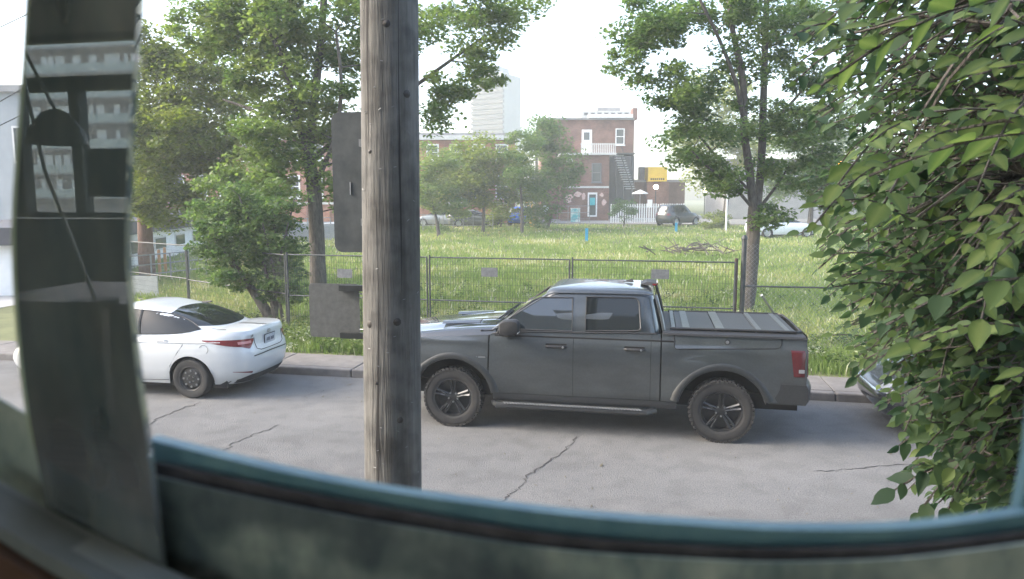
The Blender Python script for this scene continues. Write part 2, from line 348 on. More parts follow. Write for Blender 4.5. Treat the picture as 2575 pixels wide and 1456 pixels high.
# condominium block across the back lane, seen only mirrored
condo = thing('condominium_block', 'grey condominium block with glass balconies, mirrored in the dark mullion', 'building', uvw(-75, -82), -YAW)
M_cond = pm('condo_panel', (.05, .065, .07), (.09, .105, .11), scale=.3, rough=.7)
MB().b2((-40, -14, 0), (24, 0, 34)).build('wall', M_cond, condo, smooth=False)
M_slab = pm('condo_slab', (.16, .19, .20), rough=.8); M_pale = pm('pale_glazing', (.72, .84, .84), (.82, .9, .9), scale=.4, rough=.25)
M_balg = pm('balustrade_glass', (.25, .36, .36), (.32, .44, .43), scale=.5, rough=.15)
wp = MB().b2((-.55, .01, 0), (.55, .06, 2.2)).build('window', M_pale, condo, smooth=False)
sp = MB().b2((-40, .01, 0), (24, 1.5, .22)).build('floor_slab', M_slab, condo, smooth=False); bp_ = MB().b2((-40, 1.44, 0), (24, 1.47, 1.05)).build('balustrade', M_balg, condo, smooth=False)
first = True
for k in range(1, 11):
    a = sp if k == 1 else sp.copy(); b = bp_ if k == 1 else bp_.copy()
    for q, z in ((a, 3.1*k), (b, 3.1*k+.24)):
        if k > 1: C.objects.link(q); q.parent = condo
        q.location = (0, 0, z)
    x = -14.0
    while x < 22:
        q = wp if first else wp.copy()
        if not first: C.objects.link(q); q.parent = condo
        first = False; q.location = (x, 0, 3.1*k + .35); q.scale = (random.choice((.5, .8, 1, 1.2)), 1, 1); x += random.choice((1.0, 1.35, 1.35, 2.4))

# ---------------------------------------------------------------- window frame in front of the camera
M_mull = pm('mullion_mirror', (.075, .108, .12), (.17, .19, .19), scale=42, rough=.012, ior=3.0, spec=.5, contrast=(.3, .75), stretch=(1, 1, .3))  # mirror finish added to carry the missing pane's reflection of the room
overlay(M_mull, 14, (.5, .5, .5), (1.5, 1.4, 1.3), 1, stretch=(1, 1, .5))
M_rail = pm('mottled_rail', (.09, .14, .148), (.40, .45, .40), scale=55, rough=.32, spec=.7, contrast=(.30, .78), stretch=(1, 2, .6))  # mottled darker and paler at random
overlay(M_rail, 16, (.4, .42, .45), (1.3, 1.25, 1.15), 1, stretch=(.7, 1, 1.4))
M_teal = pm('teal_paint', (.085, .195, .235), (.20, .33, .34), scale=40, rough=.4, contrast=(.35, .8))
M_tan = pm('sill_paint', (.21, .235, .22), (.33, .34, .31), scale=12, rough=.5)
M_edge = pm('pale_green_edge', (.36, .42, .25), (.45, .5, .33), scale=20, rough=.3)
win = thing('window', 'dark framed house window with a teal sash edge and weathered sill', 'window', (0, 0, 0))
def strip(A, B, v, depth, name, mat, n=28, back=None):
    """A, B: polylines on the window plane (same parameter); a bar with a front face between them and real depth."""
    def res(L):
        L = [Vector(on_v(x, y, v)) for x, y in L]; t = np.linspace(0, len(L)-1, n); o = []
        for q in t:
            i = min(int(q), len(L)-2); p0, p1, p2, p3 = L[max(i-1, 0)], L[i], L[i+1], L[min(i+2, len(L)-1)]; s = q-i
            o.append(.5*((2*p1) + (p2-p0)*s + (2*p0-5*p1+4*p2-p3)*s*s + (3*p1-p0-3*p2+p3)*s**3))
        return o
    a, b = res(A), res(B); d = Vector((SU, CU, 0))*depth
    rows = [[p, q, q+d, p+d] for p, q in zip(a, b)]
    m = MB(); m.grid(rows, closed=True, flip=True); k = len(m.v); m.f += [(0, 1, 2, 3), (k-1, k-2, k-3, k-4)]
    return m.build(name, mat, win, ang=50)
mull = strip([(78, -120), (66, 120), (52, 330), (38, 560), (46, 800), (72, 1040), (110, 1240), (190, 1640)],
      [(356, -120), (338, 150), (322, 400), (317, 640), (334, 850), (352, 1000), (370, 1130), (430, 1640)], .225, .003, 'mullion', M_mull)
strip([(70, -120), (58, 120), (43, 330), (29, 560), (37, 800), (64, 1040), (100, 1180)],
      [(77, -120), (65, 120), (51, 330), (37, 560), (45, 800), (71, 1040), (112, 1180)], .235, .02, 'glass_edge', M_edge)  # pale strip, the light along the pane's green edge put into colour
strip([(372, 1105), (700, 1184), (1000, 1240), (1300, 1280), (1500, 1302), (1800, 1324), (2000, 1333), (2300, 1328), (2640, 1284)],
      [(372, 1170), (700, 1240), (1000, 1296), (1300, 1345), (1500, 1368), (1800, 1388), (2000, 1392), (2300, 1382), (2640, 1340)], .245, .006, 'sash_edge', M_teal, n=40)
strip([(2606, 1000), (2590, 1150), (2560, 1306)], [(2660, 1000), (2650, 1150), (2640, 1300)], .250, .006, 'side_sash', M_teal, n=10)
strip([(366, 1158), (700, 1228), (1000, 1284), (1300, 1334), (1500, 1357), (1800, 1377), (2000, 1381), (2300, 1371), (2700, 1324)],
      [(366, 1215), (700, 1290), (1000, 1345), (1300, 1394), (1500, 1414), (1800, 1430), (2000, 1434), (2300, 1422), (2700, 1372)], .240, .001, 'shadow_gap_strip', pm('gap_shadow_paint', (.035, .03, .034), (.09, .08, .085), scale=60, rough=.7), n=40)  # dark strip painted in as the shadow between teal sash and rail
strip([(300, 1165), (366, 1192), (700, 1266), (1000, 1322), (1300, 1370), (1500, 1392), (1800, 1410), (2000, 1414), (2300, 1402), (2700, 1350)],
      [(240, 1640), (300, 1640), (600, 1640), (900, 1640), (1300, 1640), (1500, 1640), (1800, 1640), (2000, 1640), (2300, 1640), (2800, 1640)], .236, .001, 'bottom_rail', M_rail, n=40)
strip([(-160, 955), (-40, 985), (60, 1040), (180, 1110), (300, 1150), (372, 1160)], [(-160, 1640), (-40, 1640), (60, 1640), (180, 1640), (300, 1640), (372, 1640)], .2352, .001, 'rail_corner', M_rail, n=20)
strip([(-120, 1210), (0, 1282), (120, 1350), (240, 1412), (360, 1470), (500, 1530)], [(-120, 1245), (0, 1318), (120, 1386), (240, 1450), (360, 1508), (500, 1570)], .212, .012, 'sill_bead', M_tan, n=16)
strip([(-120, 1252), (0, 1325), (120, 1394), (240, 1458), (360, 1516), (500, 1578)], [(-120, 1310), (0, 1392), (120, 1465), (240, 1530), (360, 1590), (500, 1650)], .205, .016, 'sill_board', pm('sill_grey', (.14, .155, .15), (.22, .235, .22), scale=15, rough=.5), n=16)
strip([(-120, 1316), (0, 1398), (120, 1471), (240, 1536)], [(-120, 1500), (0, 1560), (120, 1600), (240, 1640)], .20, .018, 'sill_edge', pm('brown_wood', (.07, .035, .02), (.10, .05, .03), scale=8, rough=.5), n=16)

# ---------------------------------------------------------------- utility pole and its signs
M_pole = pm('pole_wood', (.10, .098, .092), (.165, .162, .154), scale=4.5, rough=.9, bump=.6, bscale=14, stretch=(7, 7, .35), contrast=(.3, .72))
overlay(M_pole, 1.6, (.74, .73, .71), (1.12, 1.12, 1.12), 1, stretch=(1.5, 1.5, 1.6), pos=(.38, .58)); overlay(M_pole, 9, (.7, .7, .7), (1.1, 1.1, 1.1), 1, stretch=(1, 1, .8), pos=(.35, .55))
def pole_noise(a, z):
    s = 0
    for k, (fq, ph) in enumerate(((9, .3), (17, 1.7), (29, 4.1), (41, 2.2))): s += math.sin(fq*a + ph + math.sin(z*.9+k)*1.3)*(.5**k)
    return s
pc = on_v(983, 500, 3.72); px_, py_ = pc.x, pc.y
pole = thing('utility_pole', 'weathered brown wooden utility pole on the near pavement carrying two sign plates', 'utility pole', (px_, py_, .132))
P = []
for i in range(70):
    z = i*.13; r = lerp(.163, .132, z/9.0); row = []
    for k in range(72):
        a = 2*PI*k/72; q = r*(1 + .006*pole_noise(a, z) - .035*max(0, math.sin(5*a+.6*math.sin(z*.7)) - .93)*10)
        row.append((q*math.cos(a) + .012*(z-3), q*math.sin(a), z))
    P.append(row)
sh = MB(); sh.grid(P, closed=True); sh.f.append(tuple(range(69*72, 70*72))); sh.build('shaft', M_pole, pole, ang=60)
# deep drying splits, set into the surface as dark wedges
for a0, z0, z1 in ((-1.9, .9, 2.6), (-1.1, 2.5, 4.6), (-2.2, 3.2, 4.9), (-.75, 1.0, 2.2)):
    q = MB(); rows = []
    for i in range(16):
        t = i/15; z = lerp(z0, z1, t); r = lerp(.163, .132, z/9.0)*1.003; wd = .006*math.sin(PI*t) + .0006; a = a0 + .04*math.sin(z*3)
        rows.append([(r*math.cos(a-wd/r) + .012*(z-3), r*math.sin(a-wd/r), z), (r*math.cos(a+wd/r) + .012*(z-3), r*math.sin(a+wd/r), z)])
    q.grid(rows).build('split', M_crack, pole, smooth=False)
M_signb = pm('sign_back', (.065, .075, .08), (.11, .12, .125), scale=7, rough=.5, metal=.35)
def rrect(w, h, r, n=5):
    L = []
    for cx, cy, a0 in ((w/2-r, h/2-r, 0), (-w/2+r, h/2-r, PI/2), (-w/2+r, -h/2+r, PI), (w/2-r, -h/2+r, 1.5*PI)):
        L += [(cx + r*math.cos(a0+PI/2*k/n), cy + r*math.sin(a0+PI/2*k/n)) for k in range(n+1)]
    return L
c = at(932, 460, 4.12)
s1 = thing('street_sign', 'tall grey rounded sign plate seen from behind, fixed high on the wooden pole', 'sign', c, -YAW)
MB().prism(rrect(.455, .785, .045), lambda x, y: (x, 0, y), lambda x, y: (x, .003, y)).build('plate', M_signb, s1, smooth=False)
for z in (-.22, .22): MB().b2((-.05, -.035, z-.02), (.28, -.002, z+.02)).build('bracket', M_galv, s1, smooth=False)
MB().box((-.12, -.004, -.03), (.006, .006, .07)).build('scratch', M_alu, s1, smooth=False)
c = at(841, 781, 3.98)
s2 = thing('parking_sign', 'small square grey sign plate seen from behind, bracketed low on the pole', 'sign', c, -YAW+.05)
MB().prism(rrect(.292, .302, .02), lambda x, y: (x, 0, y), lambda x, y: (x, .003, y)).build('plate', pm('sign_back_pale', (.14, .145, .142), (.19, .195, .19), scale=30, rough=.6, metal=.2), s2, smooth=False)
for z in (.13, -.135): MB().b2((.04, -.03, z-.016), (.20, -.002, z+.016)).build('bracket', M_fence, s2, smooth=False)
for z in (.10, -.10): MB().tube([(.15, -.015, z), (.20, -.02, z), (.22, -.06, z-.02)], .004).build('strap', M_alu, s2)

# staples, a tag and knots on the pole
m = MB()
for _ in range(46):
    z = random.uniform(1.2, 5.0); a = random.uniform(-2.9, -.3); r = lerp(.163, .132, z/9.0) + .002; t_ = Vector((-math.sin(a), math.cos(a), random.gauss(0, .4)))*.007
    c0 = Vector((r*math.cos(a) + .012*(z-3), r*math.sin(a), z)); m.tube([c0-t_, c0+t_], .0016, n=4)
o = m.build('staples', M_galv, pole, smooth=False, most=0); o['kind'] = 'stuff'
m = MB()
for _ in range(9):
    z = random.uniform(1.3, 5.0); a = random.uniform(-2.7, -.4); r = lerp(.163, .132, z/9.0) - .012; k = random.uniform(.010, .022)
    m.lathe([(0, .018), (k*.6, .0165), (k, .012), (k*1.1, .004)], n=9, axis='y', c=(0, 0, 0)); q = m.v[-36:]; R = Matrix.Rotation(a-PI/2, 3, 'Z'); off = Vector((r*math.cos(a) + .012*(z-3), r*math.sin(a), z)); m.v[-36:] = [tuple(R @ Vector(p) + off) for p in q]
o = m.build('knots', pm('knot_wood', (.035, .03, .026), (.06, .055, .05), scale=30), pole, most=0); o['kind'] = 'stuff'
# ================================================================ VEHICLES
def paint(name, c, metal=.5, rough=.32, coat=.8, fl=0):
    return pm(name, c, tuple(x*1.08+.002 for x in c), scale=40, rough=rough, metal=metal, coat=coat, contrast=(.4, .6))
M_truck = paint('graphite_paint', (.052, .060, .064), metal=.35, rough=.30, coat=.9)
overlay(M_truck, 2.2, (.72, .73, .74), (1.12, 1.11, 1.1), 1, stretch=(.5, 1, 1.5), pos=(.36, .6), detail=7)
M_seam = pm('panel_gap', (.004, .004, .005), rough=.9)
M_red = pm('red_lens', (.13, .008, .012), (.18, .012, .016), scale=30, rough=.2, coat=.3)
M_clear = pm('clear_lens', (.75, .76, .76), rough=.15)
M_rim = pm('dark_alloy', (.035, .037, .04), (.05, .052, .055), scale=12, rough=.35, metal=.6)
M_bmetal = pm('machined_metal', (.45, .46, .47), rough=.3, metal=1)

def fcyl(x, xc, R, zc): return zc + math.sqrt(max(0, R*R-(x-xc)**2))
def stations(x0, x1, n, arcs=()):
    L = [x0 + (x1-x0)*i/n for i in range(n+1)]
    for xc, h in arcs:
        L = [x for x in L if not (xc-h-.02 < x < xc+h+.02)] + [xc - h*math.cos(PI*i/22) for i in range(23)] + [xc-h-.002, xc+h+.002]
    lo, hi = min(x0, x1), max(x0, x1)
    return sorted(x for x in set(L) if lo-1e-6 <= x <= hi+1e-6)

def wheel(parent, c, side, R, wdt, rimR, style, tyre_mat=None):
    """A wheel about the y axis; side = +1 faces +y. Part 'wheel' holds the rim, sub-parts tyre, spokes and nuts."""
    r = bpy.data.objects.new('wheel', None); C.objects.link(r); r.parent = parent; r.location = c; r.scale = (1, side, 1)
    h = wdt/2
    t = MB().lathe([(rimR-.015, -h*.8), (rimR+.02, -h*.96), (R*.86, -h), (R*.955, -h*.93), (R*.99, -h*.75), (R, -h*.5), (R, h*.5), (R*.99, h*.75), (R*.955, h*.93), (R*.90, h*.99), (R*.86, h), (rimR+.035, h*.97), (rimR+.02, h*.94), (rimR+.004, h*.86), (rimR-.015, h*.8)], n=56, axis='y')
    if style == 'truck':
        for k in range(44):
            a = 2*PI*k/44
            for (yy, rr, ln) in ((h*.88, R*.975, .045), (h*.55, R*.998, .03), (0, R*.999, .03)):
                t.box((math.cos(a+yy)*rr, yy, math.sin(a+yy)*rr), (.026, .05, ln), ry=-(a+yy))
    t.build('tyre', M_rubber, r, ang=30)
    b = MB()
    if style == 'truck':
        b.lathe([(rimR+.006, h*.86), (rimR-.008, h*.88), (rimR-.02, h*.74), (rimR-.03, h*.2), (.05, h*.15)], n=48, axis='y').build('rim', M_rim, r)
        s = MB()
        for k in range(5):
            a = PI/2 + 2*PI*k/5
            for d in (-.13, .13):
                c0, s0 = math.cos(a+d*2.2), math.sin(a+d*2.2); c1, s1 = math.cos(a+d), math.sin(a+d)
                s.tube([(c0*.055, h*.52, s0*.055), (math.cos(a+d*1.2)*.13, h*.56, math.sin(a+d*1.2)*.13), (c1*(rimR-.012), h*.78, s1*(rimR-.012))], [.02, .017, .021], n=5)
        s.lathe([(.0, h*.62), (.045, h*.62), (.075, h*.55), (.08, h*.3)], n=24, axis='y').build('spokes', M_rim, r)
        q = MB()
        for k in range(5):
            a = PI/2 + PI/5 + 2*PI*k/5; q.lathe([(0, .03), (.011, .028), (.012, 0)], n=8, axis='y', c=(math.cos(a)*.066, h*.55, math.sin(a)*.066))
            for d in (-.11, .11):
                aa = PI/2+2*PI*k/5+d; q.box((math.cos(aa)*(rimR*.62), h*.735, math.sin(aa)*(rimR*.62)), (.004, .006, .09), ry=-(aa)+PI/2) if k in (1, 3, 4) else None
        q.build('wheel_nuts', M_bmetal, r)
    else:
        b.lathe([(rimR+.006, h*.86), (rimR-.006, h*.9), (rimR-.018, h*.8), (rimR-.03, h*.45), (rimR*.72, h*.62), (rimR*.5, h*.7), (rimR*.30, h*.62), (.03, h*.66), (0, h*.66)], n=40, axis='y').build('rim', M_black if style == 'steel' else M_alu, r)
        q = MB()
        for k in range(8):
            a = 2*PI*k/8; q.lathe([(0, .012), (.016, .011), (.018, 0)], n=8, axis='y', c=(math.cos(a)*rimR*.64, h*.64, math.sin(a)*rimR*.64))
        for k in range(5):
            a = 2*PI*k/5; q.lathe([(0, .03), (.010, .028), (.011, 0)], n=6, axis='y', c=(math.cos(a)*.055, h*.63, math.sin(a)*.055))
        q.build('wheel_nuts', M_bmetal if style == 'steel' else M_dark, r)
    return r

# ---------------------------------------------------------------- the pickup: x forwards, y to its left (towards the house), z up
truck = thing('pickup_truck', 'dark grey crew cab pickup truck parked along the far kerb, bed covered', 'pickup truck', uvw(-.87, 10.36), PI-YAW)
FW, RW, TR, AR = 1.785, -1.785, .405, .555
def tw(x, z):
    w = .985
    if z > .95: w -= .085*((z-.95)/.42)**1.7
    else: w -= .035*((.95-z)/.45)**2
    w += .014*math.exp(-((z-1.195)/.035)**2) + .010*math.exp(-((z-.56)/.03)**2)
    if x > 2.2: w -= .12*((x-2.2)/.6)**2
    for xc in (FW, RW):
        d = math.hypot(x-xc, z-.40)
        if d < .85: w += .03*max(0, 1-abs(d-.58)/.27)
    return w
def zsill(x):
    z = .50
    if x < -2.2: z = .56
    for xc in (FW, RW):
        if abs(x-xc) < AR: z = max(z, fcyl(x, xc, AR, .40))
    return z
def zbelt(x): return smooth_interp(x, [-3, -1.02, 0, 1.0, 1.3, 2.0, 2.8], [1.385, 1.375, 1.355, 1.335, 1.29, 1.245, 1.19])
HW = math.sqrt(AR**2 - .10**2)
def tpanel(name, x0, x1, arcs=(), nz=14, zt=None, mirror=True, parent=truck, mat=None):
    xs = stations(x0, x1, max(6, int(abs(x1-x0)/.07)), [(a, HW) for a in arcs]); m = MB()
    zt = zt or zbelt
    for s in ((1, -1) if mirror else (1,)):
        m.grid([[(x, s*tw(x, lerp(zsill(x), zt(x), j/nz)), lerp(zsill(x), zt(x), j/nz)) for j in range(nz+1)] for x in xs], flip=(s < 0))
    o = m.build(name, mat or M_truck, parent, ang=40); return o
tpanel('front_fender', 1.2755, 2.72, (FW,))
fd = tpanel('front_door', .134, 1.270); rd = tpanel('rear_door', -.878, .1285)
tpanel('cab_corner', -1.0, -.883)
bed = tpanel('bed_side', -2.80, -1.018, (RW,), zt=lambda x: 1.385)
# dark hull behind the gaps, floor and wheel wells
MB().b2((-2.74, -.80, .42), (2.6, .80, .62)).b2((-1.2, -.93, .46), (1.2, .93, 1.30)).b2((1.2, -.72, .5), (2.6, .72, 1.12)).b2((-2.7, -.72, .5), (-1.2, .72, 1.30)).build('underbody', M_dark, truck, smooth=False)
m = MB().tube([(-1.785, -.8, .40), (-1.785, .8, .40)], .07, n=8).tube([(1.785, -.8, .40), (1.785, .8, .40)], .05, n=8).b2((-2.6, .40, .36), (2.4, .50, .46)).b2((-2.6, -.50, .36), (2.4, -.40, .46)).build('chassis', M_dark, truck)
# rocker panel
m = MB()
for s in (1, -1): m.grid([[(x, s*y, z) for y, z in ((.955, .495), (.965, .45), (.95, .40), (.85, .395))] for x in (-1.22, 0, 1.22)], flip=(s > 0))
m.build('rocker', paint('rocker_paint', (.022, .024, .026), metal=.2, rough=.45, coat=.2), truck)
# flares
m = MB()
for xc in (FW, RW):
    for s in (1, -1):
        rows = []
        for i in range(29):
            t = lerp(.20, PI-(.18 if xc > 0 else .28), i/28); row = []
            for rr, yy in ((.548, .90), (.548, .985), (.556, 1.012), (.585, 1.022), (.63, 1.012), (.66, .985), (.662, .95)):
                x, z = xc + rr*math.cos(t), .40 + rr*math.sin(t); row.append((x, s*(yy - (.05*max(0, x-2.25))), z))
            rows.append(row)
        m.grid(rows, flip=(s < 0))
m.build('wheel_arch_flare', paint('flare_paint', (.020, .023, .025), metal=.15, rough=.5, coat=.15), truck)
m = MB()
for xc in (FW, RW):
    for s in (1, -1):
        m.grid([[(xc+.56*math.cos(t), s*y, .40+.56*math.sin(t)) for y in (.96, .5)] for t in np.linspace(.2, PI-.2, 24)])
m.build('wheel_well', M_dark, truck)
for x in (FW, RW):
    for s in (1, -1): wheel(truck, (x, s*.865, TR), s, TR, .29, .262, 'truck')
# greenhouse
def cabW(z): t = max(0, (z-1.34)/.52); return lerp(.905, .715, t**1.12)
def cxf(z): t = (z-1.31)/.55; return lerp(1.33, .50, max(0, t)**1.08)
def cxr(z): t = (z-1.33)/.55; return lerp(-1.03, -.90, max(0, t))
def cab_pt(x, z, off=0): return (x, cabW(z)+off, z)
def outline(xr, xf, W, n=7, N=44):
    xc = (xr+xf)/2; a = (xf-xr)/2; L = []
    for k in range(N):
        t = 2*PI*(k+.5)/N; c, s = math.cos(t), math.sin(t)
        L.append((xc + a*math.copysign(abs(c)**(2/n), c), W*math.copysign(abs(s)**(2/n), s)))
    return L
m = MB(); rows = []
for z in (1.30, 1.38, 1.46, 1.54, 1.62, 1.70, 1.77, 1.82):
    rows.append([(x, y, z + .0) for x, y in outline(cxr(z), cxf(z), cabW(z), 9)])
for f_, z in ((.985, 1.855), (.95, 1.885), (.88, 1.908), (.75, 1.925), (.5, 1.94), (.25, 1.947), (.02, 1.95)):
    xr, xf = cxr(1.84), cxf(1.82); c = (xr+xf)/2
    rows.append([((x-c)*f_+c, y*f_, z) for x, y in outline(xr, xf, cabW(1.84), 9)])
m.grid(rows, closed=True); m.build('cab_shell', M_truck, truck, ang=50)
def side_glass(name, poly, mat, sub=True):
    m = MB()
    for s in (1, -1):
        P = [(x, s*(cabW(z)+.004), z) for x, z in poly]; m.add(P, [tuple(range(len(P))) if s < 0 else tuple(range(len(P)))[::-1]])
    g = m.build(name, mat, truck, smooth=False)
    r = MB()
    for s in (1, -1):
        P = [(x, s*(cabW(z)+.006), z) for x, z in poly]; P = P + [P[0], P[1]]; r.tube(P, .011, n=5, cap=False)
    r.build('window_seal', M_black, g); return g
M_fglass = pm('front_door_glass', (.01, .014, .016), rough=.015, spec=.8, coat=.5, ior=1.6)
side_glass('front_window', [(1.17, 1.372), (.155, 1.375), (.168, 1.80), (.60, 1.795), (.70, 1.755), (.88, 1.625), (1.05, 1.48)], M_fglass)
side_glass('rear_window', [(-.02, 1.385), (-.71, 1.405), (-.745, 1.44), (-.715, 1.77), (-.68, 1.81), (-.64, 1.82), (-.015, 1.815)], M_tint)
MB().grid([[(cxf(z)+.004 - .06*(y/.75)**4*1.0, y*(cabW(z)-.05)/.75, z) for y in np.linspace(-.75, .75, 15)] for z in np.linspace(1.34, 1.83, 6)]).build('windscreen', M_tint, truck)
MB().add([(cxr(z)-.006, y, z) for y, z in ((-.72, 1.41), (.72, 1.41), (.62, 1.80), (-.62, 1.80))], [(0, 3, 2, 1)]).build('back_window', M_tint, truck, smooth=False)
# far-side edge of the slanted back glass and cab rear pillar
m = MB()
for s in (1, -1): m.tube([(cxr(1.34)-.03, s*.86, 1.34), (cxr(1.6)-.035, s*.80, 1.6), (cxr(1.86)-.02, s*.70, 1.86)], .022, n=6)
m.build('rear_pillar', M_truck, truck)
# drip rail, belt trim
m = MB()
for s in (1, -1):
    m.tube([(x, s*(cabW(1.845)+.004), z) for x, z in ((-.9, 1.868), (-.2, 1.868), (.42, 1.862))] + [(cxf(z)-.03, s*(cabW(z)+.004), z) for z in (1.83, 1.72, 1.6, 1.48, 1.36)], .010, n=5)
m.build('drip_rail', M_truck, truck)
m = MB()
for s in (1, -1): m.tube([(x, s*(cabW(zbelt(x))+.012), zbelt(x)+.008) for x in (-.95, -.5, 0, .5, 1.0, 1.25)], .010, n=5)
m.build('belt_trim', M_black, truck)
# hood, cowl, wipers
m = MB(); rows = []
for x in np.linspace(1.20, 2.74, 22):
    row = []
    for y in np.linspace(-.90, .90, 31):
        edge = (abs(y)/.90); t = (x-1.2)/1.54
        z = lerp(1.335, 1.20, t**1.3) + .085*(1-edge**2.6) - .03*t*t + .018*math.exp(-((abs(y)-.42)/.10)**2)*(1-t) + .012*math.exp(-((abs(y)-.78)/.05)**2)
        yy = y*(1 - .10*max(0, (x-2.2)/.5)**2); row.append((x, yy, z - (.05*(max(0, edge-.94)/.06)**2)))
    rows.append(row)
m.grid(rows, flip=True); m.build('hood', paint('hood_paint', (.045, .05, .054), metal=.5, rough=.10, coat=1.0), truck, ang=60)
m = MB()
for s in (1, -1): m.grid([[(x, s*y, z + (2.0-x)*.055) for y, z in ((.30, 1.362), (.36, 1.386), (.50, 1.383), (.55, 1.355))] for x in (1.5, 1.6, 1.9, 2.05)], flip=(s > 0))
m.build('hood_vent', MATS['hood_paint'], truck)
MB().grid([[(x, y, z + .06*(1-(y/.9)**2)) for y in np.linspace(-.86, .86, 9)] for x, z in ((1.42, 1.335), (1.33, 1.33), (1.24, 1.345))], flip=False).build('cowl', M_black, truck)
m = MB()
for y0 in (.62, -.10): m.tube([(1.36, y0, 1.37), (1.30, y0-.15, 1.40), (1.14, y0-.48, 1.50)], .012, n=5).tube([(1.22, y0+.08, 1.415), (1.12, y0-.50, 1.505)], .009, n=4)
m.build('wiper', M_black, truck)
# front end (behind the pole)
MB().b2((2.70, -.80, .62), (2.84, .80, 1.16)).build('grille', M_black, truck, smooth=False)
bevel(MB().b2((2.66, -.93, .45), (2.93, .93, .68)).build('front_bumper', M_truck, truck, smooth=False), .05, 3)
MB().b2((2.58, .62, .92), (2.80, .86, 1.14)).b2((2.58, -.86, .92), (2.80, -.62, 1.14)).build('headlight', M_clear, truck, smooth=False)
# mirrors
def mirror_shape(s, ym):
    m = MB(); rows = []
    for i, (f_, y) in enumerate(((.35, ym-.15), (.8, ym-.125), (1, ym-.06), (1, ym+.02), (.85, ym+.06), (.3, ym+.075))):
        rows.append([(.955 + .145*f_*x*(1.0 if x > 0 else .9), s*y, 1.435 + .108*f_*z - .01*x) for x, z in [(math.copysign(abs(math.cos(a))**.6, math.cos(a)), math.copysign(abs(math.sin(a))**.6, math.sin(a))) for a in np.linspace(0, 2*PI, 20, endpoint=False)]])
    m.grid(rows, closed=True, flip=(s < 0)); m.f += [tuple(range(19, -1, -1)), tuple(range(len(m.v)-20, len(m.v)))]; return m
for s in (1, -1):
    mo = mirror_shape(s, 1.14).build('wing_mirror', M_black, truck); MB().box((1.06, s*.97, 1.355), (.16, .18, .05)).build('mirror_arm', M_black, mo, smooth=False)
    MB().b2((.835, s*1.05 if s > 0 else -1.20, 1.365), (.84, 1.20 if s > 0 else -1.05, 1.38)).build('signal_strip', M_clear, mo, smooth=False)
# handles, badges, fuel door
for d, xs in ((fd, (.22, .50)), (rd, (-.80, -.54))):
    m = MB()
    for s in (1, -1):
        y = tw(.3, 1.17)
        m.tube([(xs[0], s*(y-.005), 1.172), (xs[0]+.03, s*(y+.03), 1.172), (xs[1]-.03, s*(y+.03), 1.172), (xs[1], s*(y-.005), 1.172)], [.012, .021, .021, .012], n=6)
    m.build('door_handle', M_black, d)
    m = MB()
    for s in (1, -1): m.b2((xs[0]+.0, s*(tw(.3, 1.17)-.001) - .002, 1.13), (xs[1], s*(tw(.3, 1.17)-.001) + .002, 1.21))
    m.build('handle_recess', M_dark, d, smooth=False)
    MB().lathe([(0, .006), (.014, .005), (.015, 0)], n=10, axis='y', c=(xs[0]+.045, tw(.3, 1.17)+.046, 1.172)).build('door_lock', M_bmetal, d)
MB().b2((1.32, tw(1.36, .99)-.002, .985), (1.42, tw(1.36, .99)+.004, 1.0)).b2((1.43, tw(1.36, .99)-.002, .985), (1.45, tw(1.36, .99)+.004, 1.0)).build('badge', M_bmetal, truck, smooth=False)
# bed: lockable side bin lid with its lock, rail caps, cover, tailgate, lights, bumper
lidz0 = lambda x: lerp(1.205, 1.255, (-1.18-x)/1.31)
m = MB()
for s in (1, -1): m.grid([[(x, s*(tw(x, z)+.006), z) for z in np.linspace(lidz0(x), 1.372, 7)] for x in np.linspace(-1.18, -2.49, 24)], flip=(s > 0))
lid = m.build('side_bin_lid', M_truck, truck, ang=40)
m = MB()
for s in (1, -1):
    L = [(-1.175, 1.38), (-1.175, 1.225), (-1.20, lidz0(-1.2)-.006)] + [(x, lidz0(x)-.006) for x in np.linspace(-1.3, -2.42, 12)] + [(-2.475, 1.262), (-2.492, 1.30), (-2.498, 1.38)]
    m.tube([(x, s*(tw(x, z)+.004), z) for x, z in L], .0065, n=4)
m.build('lid_seam', M_seam, truck)
lk = MB().lathe([(.030, .002), (.034, .010), (.027, .012), (.022, .006)], n=18, axis='y', c=(-1.835, tw(-1.8, 1.305)+.006, 1.305)).build('lock', M_black, lid); MB().lathe([(0, .008), (.021, .007), (.022, .0)], n=14, axis='y', c=(-1.835, tw(-1.8, 1.305)+.008, 1.305)).build('lock_face', M_bmetal, lk)
m = MB()
for s in (1, -1):
    m.grid([[(x, s*y, z) for y, z in ((.935, 1.372), (.925, 1.398), (.88, 1.408), (.70, 1.408), (.69, 1.385))] for x in (-1.03, -1.9, -2.78)], flip=(s < 0))
m.b2((-1.16, -.7, 1.36), (-1.03, .7, 1.412)).build('bed_rail_cap', M_black, truck)
M_cover = pm('bed_cover', (.03, .034, .036), (.045, .049, .052), scale=60, rough=.5)
cov = bpy.data.objects.new('bed_cover', None); C.objects.link(cov); cov.parent = truck
pm0 = None
for x0, x1 in ((-1.20, -1.70), (-1.71, -2.20), (-2.21, -2.70)):
    o = MB().b2((x1, -.74, 1.405), (x0, .74, 1.432)).build('cover_panel', M_cover, cov, smooth=False); bevel(o, .012)
M_rib = pm('cover_rib_metal', (.11, .125, .128), (.16, .175, .175), scale=14, rough=.4, metal=.5)
rb = None
for x, wd in ((-1.165, .05), (-1.33, .09), (-1.76, .11), (-2.25, .055), (-2.60, .06)):
    MB().b2((x-wd/2, -.735, 1.434), (x+wd/2, .70, 1.441)).build('cover_rib', M_rib, cov, smooth=False)
m = MB()
for y in (.75, -.75): m.tube([(-1.12, y, 1.43), (-1.9, y, 1.437), (-2.70, y, 1.435)], .016, n=6)
